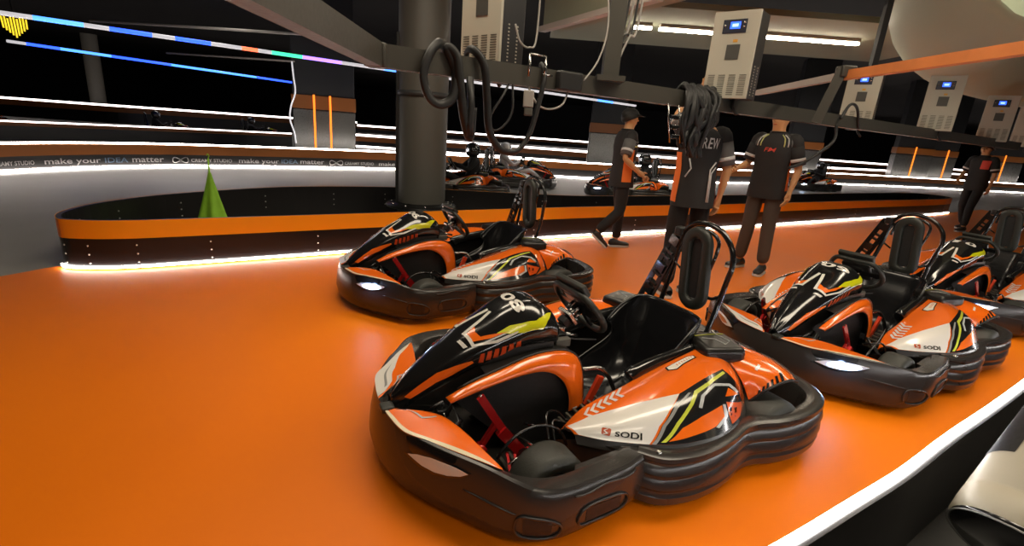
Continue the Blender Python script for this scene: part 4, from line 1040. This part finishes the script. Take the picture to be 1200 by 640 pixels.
# lowered ceiling slab over the pit lane that carries the tube lights
b = MB(); b.box((3.6, 9.2, 3.14), (6.4, 3.0, .08), 'soffit'); tag(b.build('ceiling_soffit'), kind='structure')
b = MB(); b.prism([(.16, 7.0), (1.16, 5.1), (1.45, 5.25), (.45, 7.15)], 2.60, 3.9, 'soffit'); tag(b.build('trim_1'), kind='structure')
b = MB(); b.bar((.15, 7.0, 2.57), (1.16, 5.08, 2.57), .10, .06, 'rail_white'); tag(b.build('ceiling_pipe'), 'pale flat rail sloping across under the ceiling between the nearest charger and hanger post', 'pipe')
# big pale duct upper right
b = MB(); b.tube(smooth_path([(4.3, 4.4, 3.2), (4.9, 6.2, 3.2), (6.8, 8.2, 3.15), (10.0, 9.8, 3.1)], 8), .8, 'duct_paint', 24); tag(b.build('ventilation_duct'), 'large pale rounded ventilation duct at upper right above the rail', 'duct')
# ------------------------------------------------------------------ people
def skin(name, nodes, edges, m, parent, sub=2, mats=None):
    names = list(nodes); idx = {n: i for i, n in enumerate(names)}
    me = bpy.data.meshes.new(name); me.from_pydata([nodes[n][0] for n in names], [(idx[a], idx[c]) for a, c in edges], [])
    o = bpy.data.objects.new(name, me); COL.objects.link(o)
    if parent: o.parent = parent
    o.modifiers.new('Skin', 'SKIN'); sk = me.skin_vertices[0].data if me.skin_vertices else None
    if sk is None:
        me.attributes.new('x', 'FLOAT', 'POINT')
    for n, i in idx.items():
        r = nodes[n][1]; r = r if isinstance(r, tuple) else (r, r)
        sk[i].radius = r; sk[i].use_root = (i == 0); 
    o.modifiers['Skin'].use_smooth_shade = True
    s = o.modifiers.new('Subdivision', 'SUBSURF'); s.levels = sub; s.render_levels = sub
    dg = bpy.context.evaluated_depsgraph_get(); dg.update()
    me2 = bpy.data.meshes.new_from_object(o.evaluated_get(dg)); o.modifiers.clear(); old = o.data; o.data = me2; bpy.data.meshes.remove(old)
    me2.name = name; me2.materials.clear(); me2.materials.append(M[m])
    for p in me2.polygons: p.use_smooth = True
    return o
def hand(nodes, edges, wrist_name, W, dirv, side, tag_, palm_n, curl=.5):
    """palm + four fingers + thumb hanging off the wrist; dirv = finger direction, side = thumb side"""
    d, s_, pn = V(dirv).normalized(), V(side).normalized(), V(palm_n).normalized()
    W = V(W)
    pm = W + d * .045; nodes[tag_ + 'palm'] = (tuple(pm), (.036, .018)); edges.append((wrist_name, tag_ + 'palm'))
    pe = W + d * .085; nodes[tag_ + 'pe'] = (tuple(pe), (.034, .014)); edges.append((tag_ + 'palm', tag_ + 'pe'))
    for k, ln in enumerate((.068, .078, .072, .055)):
        o = pe + s_ * (.030 - .020 * k); j1 = o + d * ln * .45 + pn * .006; j2 = j1 + (d * (1 - curl * .5) + pn * curl).normalized() * ln * .35; j3 = j2 + (d * (1 - curl) + pn * curl * 1.3).normalized() * ln * .25
        for q, p in enumerate((o, j1, j2, j3)):
            nodes[f'{tag_}f{k}{q}'] = (tuple(p), (.0095 - .0008 * q,) * 2)
            edges.append(((tag_ + 'pe') if q == 0 else f'{tag_}f{k}{q-1}', f'{tag_}f{k}{q}'))
    t0 = W + d * .025 + s_ * .028; t1 = t0 + (d * .7 + s_ * .7).normalized() * .03; t2 = t1 + (d * .9 + s_ * .25 + pn * .2).normalized() * .03
    for q, p in enumerate((t0, t1, t2)):
        nodes[f'{tag_}t{q}'] = (tuple(p), (.0115 - .001 * q,) * 2); edges.append(((tag_ + 'palm') if q == 0 else f'{tag_}t{q-1}', f'{tag_}t{q}'))
def shoe(name, ankle, ang, parent, pitch=0.0, m='shoe'):
    """shoe loft; ang = toe direction, ankle = point above the heel"""
    b = MB(); prof_ = [(-.085, .030, .060), (-.06, .040, .085), (-.01, .040, .090), (.05, .043, .062), (.11, .046, .050), (.155, .040, .042), (.18, .018, .030)]
    mtx = Matrix.Translation(V(ankle) + V((0, 0, -.085))) @ Matrix.Rotation(ang, 4, 'Z') @ Matrix.Rotation(pitch, 4, 'Y')
    def f(u, v):
        x, w_, h = cr(prof_, u); a = 2 * PI * v
        return mtx @ V((x, w_ * math.cos(a), .018 + h * .5 + h * .5 * math.sin(a) if math.sin(a) > 0 else .018 + h * .5 + (h * .5) * math.sin(a)))
    b.grid(f, 18, 16, m, closed_v=True); o = b.build(name, parent)
    b = MB(); b.prism([(x, w_ * 1.04) for x, w_, h in prof_] + [(x, -w_ * 1.04) for x, w_, h in reversed(prof_)], 0, .022, 'sole', mtx); b.build('sole', o)
    return o
SHIRT = [(-.30, .186, .140), (-.15, .184, .137), (0, .178, .131), (.3, .170, .125), (.6, .184, .133), (.78, .190, .125), (.87, .176, .107), (.93, .135, .088), (.97, .088, .073), (1.0, .068, .064)]
def torso_pt(D, a, z, off=.0, is_t=False):
    """point on the shirt at angle a (0 = front, +left); z is a height, or a fraction pelvis-to-neck when is_t"""
    p, n = D['pelvis'], D['neck']; t = z if is_t else (z - p[2]) / (n[2] - p[2])
    t = min(max(t, -.30), 1.0); i = max(k for k in range(len(SHIRT) - 1) if SHIRT[k][0] <= t + 1e-9)
    f = (t - SHIRT[i][0]) / (SHIRT[i + 1][0] - SHIRT[i][0]); f = f * f * (3 - 2 * f) * .5 + f * .5
    w_ = (SHIRT[i][1] * (1 - f) + SHIRT[i + 1][1] * f) * D.get('fit', 1); d = SHIRT[i][2] * (1 - f) + SHIRT[i + 1][2] * f
    ca, sa = math.cos(a), math.sin(a); k = .80
    fold = 1 + .014 * math.sin(5 * a + 9 * t) * (1 if t < .85 else 0)
    return V((p[0] * (1 - t) + n[0] * t + (d * fold + off) * math.copysign(abs(ca) ** k, ca), p[1] * (1 - t) + n[1] * t + (w_ * fold + off) * math.copysign(abs(sa) ** k, sa), p[2] * (1 - t) + n[2] * t))
def person(x, y, heading, J, label, shirt='shirt_black', trousers='trousers_black', cap=None, hair=True, sleeve='shirt_black', scale=1.0, fit=1.0):
    """J overrides joint positions (local: +x forward, +y left)"""
    r = empty('person', (x, y, .004), heading); tag(r, label, 'person', 'staff members on the pit floor'); r.scale = (scale,) * 3
    D = dict(pelvis=(0, 0, .96), belly=(0, 0, 1.10), chest=(.0, 0, 1.28), upper=(-.005, 0, 1.39), neck=(.0, 0, 1.47), jaw=(.025, 0, 1.545), head=(.012, 0, 1.60), crown=(0, 0, 1.665),
             shL=(0, .17, 1.40), elL=(-.02, .235, 1.13), wrL=(.04, .25, .90), shR=(0, -.17, 1.40), elR=(-.02, -.235, 1.13), wrR=(.04, -.25, .90),
             hipL=(0, .09, .92), knL=(.02, .10, .50), anL=(-.02, .11, .09), hipR=(0, -.09, .92), knR=(.02, -.10, .50), anR=(-.02, -.11, .09), toeL=0, toeR=0, piL=0, piR=0, look=0)
    D.update(J)
    lerp = lambda a, c, t: tuple(p * (1 - t) + q * t for p, q in zip(D[a], D[c]))
    look = D['look']; fx, fy = math.cos(look), math.sin(look); hc = V(D['head'])
    nodes = dict(pelvis=(D['pelvis'], (.13, .09)), belly=(D['belly'], (.12, .09)), chest=(D['chest'], (.12, .085)), upper=(D['upper'], (.08, .06)), neck=(D['neck'], .052), jaw=(D['jaw'], (.062, .068)), head=(D['head'], (.078, .090)), crown=(D['crown'], (.066, .076)),
                 nose0=(tuple(hc + V((fx * .085, fy * .085, -.012))), .012), nose1=(tuple(hc + V((fx * .108, fy * .108, -.026))), .011))
    edges = [('pelvis', 'belly'), ('belly', 'chest'), ('chest', 'upper'), ('upper', 'neck'), ('neck', 'jaw'), ('jaw', 'head'), ('head', 'crown'), ('head', 'nose0'), ('nose0', 'nose1')]
    for s, t in (('L', 1), ('R', -1)):
        nodes['ear' + s] = (tuple(hc + V((-fy * .085 * t, fx * .085 * t, -.01))), (.014, .018)); edges.append(('head', 'ear' + s))
        nodes['sh' + s] = (D['sh' + s], .044); nodes['um' + s] = (lerp('sh' + s, 'el' + s, .5), .045); nodes['el' + s] = (D['el' + s], .038); nodes['fm' + s] = (lerp('el' + s, 'wr' + s, .35), .038); nodes['wr' + s] = (D['wr' + s], (.027, .021))
        edges += [('upper', 'sh' + s), ('sh' + s, 'um' + s), ('um' + s, 'el' + s), ('el' + s, 'fm' + s), ('fm' + s, 'wr' + s)]
        nodes['hip' + s] = (D['hip' + s], .085); nodes['th' + s] = (lerp('hip' + s, 'kn' + s, .4), .075); nodes['kn' + s] = (D['kn' + s], .052); nodes['ca' + s] = (lerp('kn' + s, 'an' + s, .3), .052); nodes['an' + s] = (D['an' + s], .036)
        edges += [('pelvis', 'hip' + s), ('hip' + s, 'th' + s), ('th' + s, 'kn' + s), ('kn' + s, 'ca' + s), ('ca' + s, 'an' + s)]
        dv = V(D['wr' + s]) - V(D['el' + s]); dv.normalize(); fwd = V((1, 0, 0)); th = fwd - dv * fwd.dot(dv)
        if th.length < .2: th = V((0, 0, 1))
        th.normalize(); pn = dv.cross(th) * t
        hand(nodes, edges, 'wr' + s, D['wr' + s], dv, th, 'h' + s, -pn if False else pn, .5)
    skin('body', nodes, edges, 'skin', r, 2)
    # shirt: torso and short sleeves as one garment
    D['fit'] = fit
    b = MB(); b.grid(lambda u, v: torso_pt(D, 2 * PI * v, SHIRT[0][0] + (SHIRT[-1][0] - SHIRT[0][0]) * u, 0, True), 34, 32, shirt, closed_v=True)
    for s in 'LR':
        p0, p1 = V(D['sh' + s]), V(D['el' + s]); inn = V(D['upper']).lerp(p0, .55)
        b.tube(smooth_path([tuple(inn + V((0, 0, -.015))), tuple(p0 + V((0, 0, -.004))), tuple(p0.lerp(p1, .25)), tuple(p0.lerp(p1, .35))], 5), [.066] * 3 + [.069] * 13, shirt, 16)
    b.tube([torso_pt(D, 2 * PI * k / 24, 1.0, .004, True) for k in range(24)], .009, shirt, 6, closed=True)
    so = b.build('shirt', r)
    for s, t in (('L', 1), ('R', -1)):
        b = MB(); a, c = V(lerp('sh' + s, 'el' + s, .22)), V(lerp('sh' + s, 'el' + s, .86))
        b.tube([a, a.lerp(c, .5), c], [.073, .071, .069], sleeve, 16)
        sl = b.build('sleeve', so)
        b = MB(); b.tube([a.lerp(c, .62), a.lerp(c, .78)], [.0725, .0715], 'shirt_white', 16); b.build('sleeve_stripe', so)
    # trousers
    n3 = dict(waist=(D['pelvis'], (.110, .085))); e3 = []
    for s in 'LR':
        n3['hip' + s] = (D['hip' + s], .082); n3['th' + s] = (lerp('hip' + s, 'kn' + s, .45), .088); n3['kn' + s] = (D['kn' + s], .072); n3['ca' + s] = (lerp('kn' + s, 'an' + s, .4), .070); n3['an' + s] = (lerp('kn' + s, 'an' + s, .96), .064)
        e3 += [('waist', 'hip' + s), ('hip' + s, 'th' + s), ('th' + s, 'kn' + s), ('kn' + s, 'ca' + s), ('ca' + s, 'an' + s)]
    skin('trousers', n3, e3, trousers, r, 2)
    shoe('shoe', D['anL'], D['toeL'], r, D['piL']); shoe('shoe', D['anR'], D['toeR'], r, D['piR'])
    # hair / cap
    HR = Matrix.Translation(hc + V((-.006, 0, .012))) @ Matrix.Rotation(look, 4, 'Z')
    def dome(R_, z0, nu=10, nv=20, back=0):
        def f(u, v):
            a = 2 * PI * v; low = z0 - back * (.5 - .5 * math.cos(a)); ph = PI / 2 - u * (PI / 2 - math.asin(max(-1, min(1, low))))
            return HR @ V((R_[0] * math.cos(ph) * math.cos(a), R_[1] * math.cos(ph) * math.sin(a), R_[2] * math.sin(ph)))
        return f
    b = MB(); b.grid(dome((.106, .092, .104), .15, back=.85), 12, 24, 'hair', closed_v=True); b.build('hair', r)
    if cap:
        b = MB(); b.grid(dome((.113, .099, .112), .22), 10, 24, cap, closed_v=True)
        b.grid(lambda u, v: HR @ V((.085 + .10 * u * math.cos((v - .5) * 2.2), .085 * math.sin((v - .5) * 2.4) * (1 + .1 * u), .034 - .018 * u)), 5, 10, cap)
        b.build('cap', r)
    for t in (1, -1):
        b = MB(); c = HR @ V((.088, .033 * t, -.012)); b.lathe([(0, -.006), (.008, -.004), (.010, 0), (.008, .004), (0, .006)], 'eye', 8, Matrix.Translation(c)); b.build('eye', r)
    b = MB(); b.tube([HR @ V((.082, .024, -.068)), HR @ V((.094, 0, -.070)), HR @ V((.082, -.024, -.068))], .005, 'logo_red', 6); b.build('mouth', r)
    return r, so, D
def panel(so, pts, m, name, w_=.006):
    b = MB(); b.tube(pts, w_, m, 6, flat=(1, 1)); return b.build(name, so)
def shirt_patch(so, f, m, name, nu=8, nv=6):
    b = MB(); b.grid(f, nu, nv, m); return b.build(name, so)
# capped person walking to the right
r1, s1, D1 = person(1.20, 5.90, math.radians(8), dict(pelvis=(0, 0, .95), anL=(.06, .08, .09), knL=(.06, .09, .50), anR=(-.26, -.08, .21), knR=(.0, -.10, .49), piR=.7, toeL=0,
    elR=(-.08, -.25, 1.14), wrR=(.13, -.25, .98), elL=(.02, .25, 1.13), wrL=(.22, .2, 1.0), look=.0, crown=(.01, 0, 1.665)), 'person in black cap and black orange-sided shirt, walking to the right beside the barrier', cap='cap', sleeve='shirt_grey', scale=.95)
for t in (1, -1):
    shirt_patch(s1, lambda u, v: torso_pt(D1, t * (PI / 2 + .35 - .7 * v), .86 + .38 * u, .006), 'shirt_orange', 'side_panel')
for zz, m in ((1.33, 'shirt_grey'), (1.28, 'shirt_lime'), (1.30, 'shirt_grey')):
    panel(s1, [torso_pt(D1, -1.9 + .16 * k, zz, .004) for k in range(7)], m, 'shirt_print', .010)
# back view person reaching up
r2, s2, D2 = person(1.45, 4.15, math.radians(98), dict(elL=(.10, .20, 1.52), wrL=(.12, .06, 1.70), elR=(-.03, -.25, 1.12), wrR=(.0, -.24, .88), shL=(.02, .16, 1.42), look=.2, neck=(.03, .0, 1.47), jaw=(.07, 0, 1.53), head=(.08, 0, 1.59), crown=(.08, 0, 1.65)), 'person seen from behind in black and orange team shirt reaching up to the hanging straps', sleeve='shirt_grey', scale=.99, fit=.93)
for t in (1, -1):
    shirt_patch(s2, lambda u, v: torso_pt(D2, t * (PI / 2 + .30 - .60 * v), .84 + .40 * u, .006), 'shirt_orange', 'side_panel')
panel(s2, [torso_pt(D2, PI + .55, 1.18, .006), torso_pt(D2, PI + .25, 1.12, .006), torso_pt(D2, PI + .20, .86, .006)], 'shirt_white', 'piping'); panel(s2, [torso_pt(D2, PI + .60, 1.14, .006), torso_pt(D2, PI + .32, 1.09, .006), torso_pt(D2, PI + .28, .86, .006)], 'shirt_white', 'piping')
panel(s2, [torso_pt(D2, PI - .75, 1.20, .006), torso_pt(D2, PI - .60, 1.12, .006), torso_pt(D2, PI - .9, 1.05, .006)], 'shirt_white', 'piping')
b = MB(); b.text('CREW', Surf(lambda u, v: tuple(torso_pt(D2, PI - .5 + 1.0 * u, 1.27 + .12 * v, .010)), (0, 0, 1.2)), 'shirt_white', ((.08, .1), (.84, .0), (.05, .7)), .004); b.build('shirt_lettering', s2)
# right-hand person facing left
r3, s3, D3 = person(2.60, 5.26, math.radians(225), dict(elR=(.02, -.24, 1.14), wrR=(.24, -.26, 1.08), elL=(-.03, .25, 1.12), wrL=(.06, .24, .89), anL=(.02, .12, .09), anR=(-.06, -.16, .09), toeL=.1, toeR=-.3, look=-.35, head=(.0, 0, 1.60)), 'person in brown trousers and black shirt with striped shoulders, head behind the beam', trousers='trousers_brown', cap='cap_tan')
for t in (1, -1):
    for k in range(3):
        panel(s3, [torso_pt(D3, t * (.55 + .25 * k), z_, .003) for z_ in (1.445, 1.43, 1.41, 1.39, 1.36, 1.33)], ('shirt_lime', 'shirt_white', 'shirt_grey')[k], 'shoulder_stripe', .006)
b = MB(); b.text('FM', Surf(lambda u, v: tuple(torso_pt(D3, -.30 + .5 * u, 1.27 + .05 * v, .004)), (0, 0, 1.2)), 'shirt_red', ((.1, .1), (.8, 0), (.1, .8)), .003); b.build('chest_emblem', s3)
shirt_patch(s3, lambda u, v: torso_pt(D3, PI / 2 + .3 - .5 * v, .90 + .32 * u, .006), 'shirt_orange', 'side_panel')
# far right person in the dark
r4, s4, D4 = person(8.9, 9.9, math.radians(200), dict(anL=(.16, .1, .09), knL=(.14, .1, .5), anR=(-.18, -.1, .12), elR=(.02, -.25, 1.13), wrR=(.2, -.2, 1.0)), 'dark figure bending near the barrier end at far right, red patch on shoulder', cap='cap')
shirt_patch(s4, lambda u, v: torso_pt(D4, .2 + .8 * v, 1.22 + .16 * u, .012), 'shirt_red', 'shoulder_patch')

def driver(label):
    r = empty('kart_driver'); tag(r, label, 'kart driver', 'helmeted drivers out on the track')
    n = dict(pelvis=((-.20, .03, .22), (.15, .12)), belly=((-.26, .03, .36), (.15, .12)), chest=((-.31, .03, .55), (.17, .13)), upper=((-.31, .03, .68), (.13, .09)), neck=((-.29, .03, .76), .06), head=((-.28, .03, .84), .08))
    e = [('pelvis', 'belly'), ('belly', 'chest'), ('chest', 'upper'), ('upper', 'neck'), ('neck', 'head')]
    for s, t in (('L', 1), ('R', -1)):
        n['sh' + s] = ((-.29, .03 + .18 * t, .66), .062); n['el' + s] = ((-.12, .03 + .27 * t, .50), .048); n['wr' + s] = ((.07, .13 * t, .60), .034)
        n['hip' + s] = ((-.12, .03 + .10 * t, .22), .09); n['kn' + s] = ((.28, .24 * t, .42), .065); n['an' + s] = ((.62, .25 * t, .17), .045)
        e += [('upper', 'sh' + s), ('sh' + s, 'el' + s), ('el' + s, 'wr' + s), ('pelvis', 'hip' + s), ('hip' + s, 'kn' + s), ('kn' + s, 'an' + s)]
    skin('body', n, e, 'trousers_black', r, 1)
    b = MB(); b.lathe([(.075, -.12), (.12, -.09), (.14, -.02), (.138, .05), (.11, .11), (.06, .142), (0, .15)], 'helmet', 20, Matrix.Translation((-.27, .03, .86))); hm = b.build('helmet', r)
    b = MB(); b.grid(lambda u, v: (-.27 + .143 * math.cos(-1 + 2 * u), .03 + .143 * math.sin(-1 + 2 * u), .835 + .07 * v), 10, 3, 'lamp_chrome'); b.build('visor', hm)
    return r
# ------------------------------------------------------------------ karts on the floor
KG = 'parked racing karts'
K1 = make_kart()
KARTS = [
 (.415, 2.128, 3.644, '08', 0, 'nearest orange and black kart numbered 08, headlamps off, in the foreground', KG),
 (-.379, 3.926, 3.708, '06', 1, 'orange and black kart behind the nearest one, blue-white headlamp lit, beside the barrier', KG),
 (2.35, 3.219, 3.722, '09', 1, 'orange and black kart numbered 09 with lit headlamp, right of the foreground kart', KG),
 (4.30, 4.525, 3.679, '10', 1, 'kart numbered 10 at the right edge, behind number 09', KG),
 (2.5, 11.3, 3.35, '11', 1, 'moving kart with glaring headlamp on the track behind the walking person', 'karts out on the track'),
 (-.1, 12.0, .25, '12', 0, 'kart on the grey track just right of the round column, partly hidden by the barrier', 'karts out on the track'),
 (-1.2, 9.75, 3.5, '07', 1, 'kart emerging from behind the left side of the round column, one lamp showing', 'karts out on the track'),
 (10.4, 18.0, 3.6, '14', 1, 'moving kart with small lit headlamp beyond the striped-collar person', 'karts out on the track'),
 (-13.3, 18.9, .75, '15', 0, 'distant kart far left beyond the lettered barrier', 'karts out on the track'),
 (-11.0, 21.2, .75, '16', 0, 'distant kart left of the wide pillar, leftmost of the two there', 'karts out on the track'),
 (-8.9, 23.2, .75, '17', 0, 'distant kart closest to the wide pillar', 'karts out on the track'),
 (-17.0, 15.6, .75, '18', 0, 'distant kart at the extreme left edge', 'karts out on the track'),
]
def find(o, n, out=None):
    out = [] if out is None else out
    for c in o.children:
        if c.name.split('.')[0] == n: out.append(c)
        find(c, n, out)
    return out
roots = []
for i, k in enumerate(KARTS):
    roots.append(K1 if i == 0 else copy_tree(K1))
bg_driver = None
for i, (r, (x, y, th, num, lit, lab, grp)) in enumerate(zip(roots, KARTS)):
    r.location = (x, y, .004 if i < 4 else 0); r.rotation_euler = (0, 0, th)
    tag(r, lab, 'kart', grp)
    if i < 4: number_plate(r, num)
    for h in find(r, 'lamp_bulb'):
        if 'lampside' in h.keys():
            if lit and (h['lampside'] > 0):
                h.material_slots[0].link = 'OBJECT'; h.material_slots[0].material = M['lamp_lit']
            elif lit:
                h.material_slots[0].link = 'OBJECT'; h.material_slots[0].material = M['lamp_chrome']
            del h['lampside']
    if i >= 4:
        d = driver('x') if bg_driver is None else copy_tree(bg_driver)
        bg_driver = bg_driver or d
        if i == 5:
            for q in d.children:
                q.material_slots[0].link = 'OBJECT'; q.material_slots[0].material = M['helmet_white']
        d.location = (x, y, 0); d.rotation_euler = (0, 0, th)
        d['label'] = ('helmeted driver seated in the ' + lab)[:110]
        d['label'] = 'helmeted driver in the ' + ' '.join(lab.split()[:12])
# lit lamps throw real light
def spot(loc, e, col, size=.03, name='lamp'):
    l = bpy.data.lights.new(name, 'POINT'); l.energy = e; l.color = col; l.shadow_soft_size = size
    o = bpy.data.objects.new(name, l); COL.objects.link(o); o.location = loc; return o

# the lit headlamps give real light
LC = (sum(p[0] for p in LAMP_UV) / len(LAMP_UV), sum(p[1] for p in LAMP_UV) / len(LAMP_UV))
lp = V(FWALL(*LC)) + surf_n(S_FW, *LC) * .045
for r, (x, y, th, num, lit, lab, grp) in list(zip(roots, KARTS))[:5]:
    if lit:
        c, s = math.cos(th), math.sin(th)
        spot((x + lp.x * c - lp.y * s, y + lp.x * s + lp.y * c, lp.z + .02), .55, (.40, .58, 1.0), .02, 'headlamp_light')

# ------------------------------------------------------------------ room lighting: ceiling luminaires above the pit lane, plus fill lights added over the track
def area(loc, size, e, col, rot=(0, 0, 0), name='overhead_light'):
    l = bpy.data.lights.new(name, 'AREA'); l.shape = 'RECTANGLE'; l.size, l.size_y = size; l.energy = e; l.color = col
    o = bpy.data.objects.new(name, l); COL.objects.link(o); o.location = loc; o.rotation_euler = rot; return o
WARM = (1.0, .86, .66)
area((-1.2, 2.6, 3.3), (1.8, .6), 38, WARM); area((1.2, 1.9, 3.3), (2.4, .6), 60, WARM); area((.2, -1.2, 3.0), (2.4, .6), 42, WARM)
area((3.4, 3.2, 3.2), (.35, 2.2), 45, WARM); area((-.6, 4.4, 3.3), (2.4, .3), 38, WARM)
area((3.4, 8.7, 2.95), (3.6, .2), 25, WARM, name='tube_row_light')
area((-6.5, 10.5, 3.6), (.6, 3), 18, (1, .95, .88)); area((-13, 21, 4.2), (5, 1), 90, (1, .93, .88)); area((2, 12.5, 3.8), (5, .5), 60, (1, .93, .88)); area((11, 17, 4), (6, .6), 60, (1, .92, .88))  # fill lights added to brighten the track, no fixtures stand for them
w = bpy.data.worlds.new('world'); SC.world = w; w.use_nodes = True
w.node_tree.nodes['Background'].inputs['Color'].default_value = (.5, .5, .55, 1); w.node_tree.nodes['Background'].inputs['Strength'].default_value = .05
SC.view_settings.view_transform = 'Standard'; SC.view_settings.look = 'None'; SC.view_settings.gamma = 1; SC.view_settings.use_curve_mapping = False
SC.view_settings.exposure = 0.0
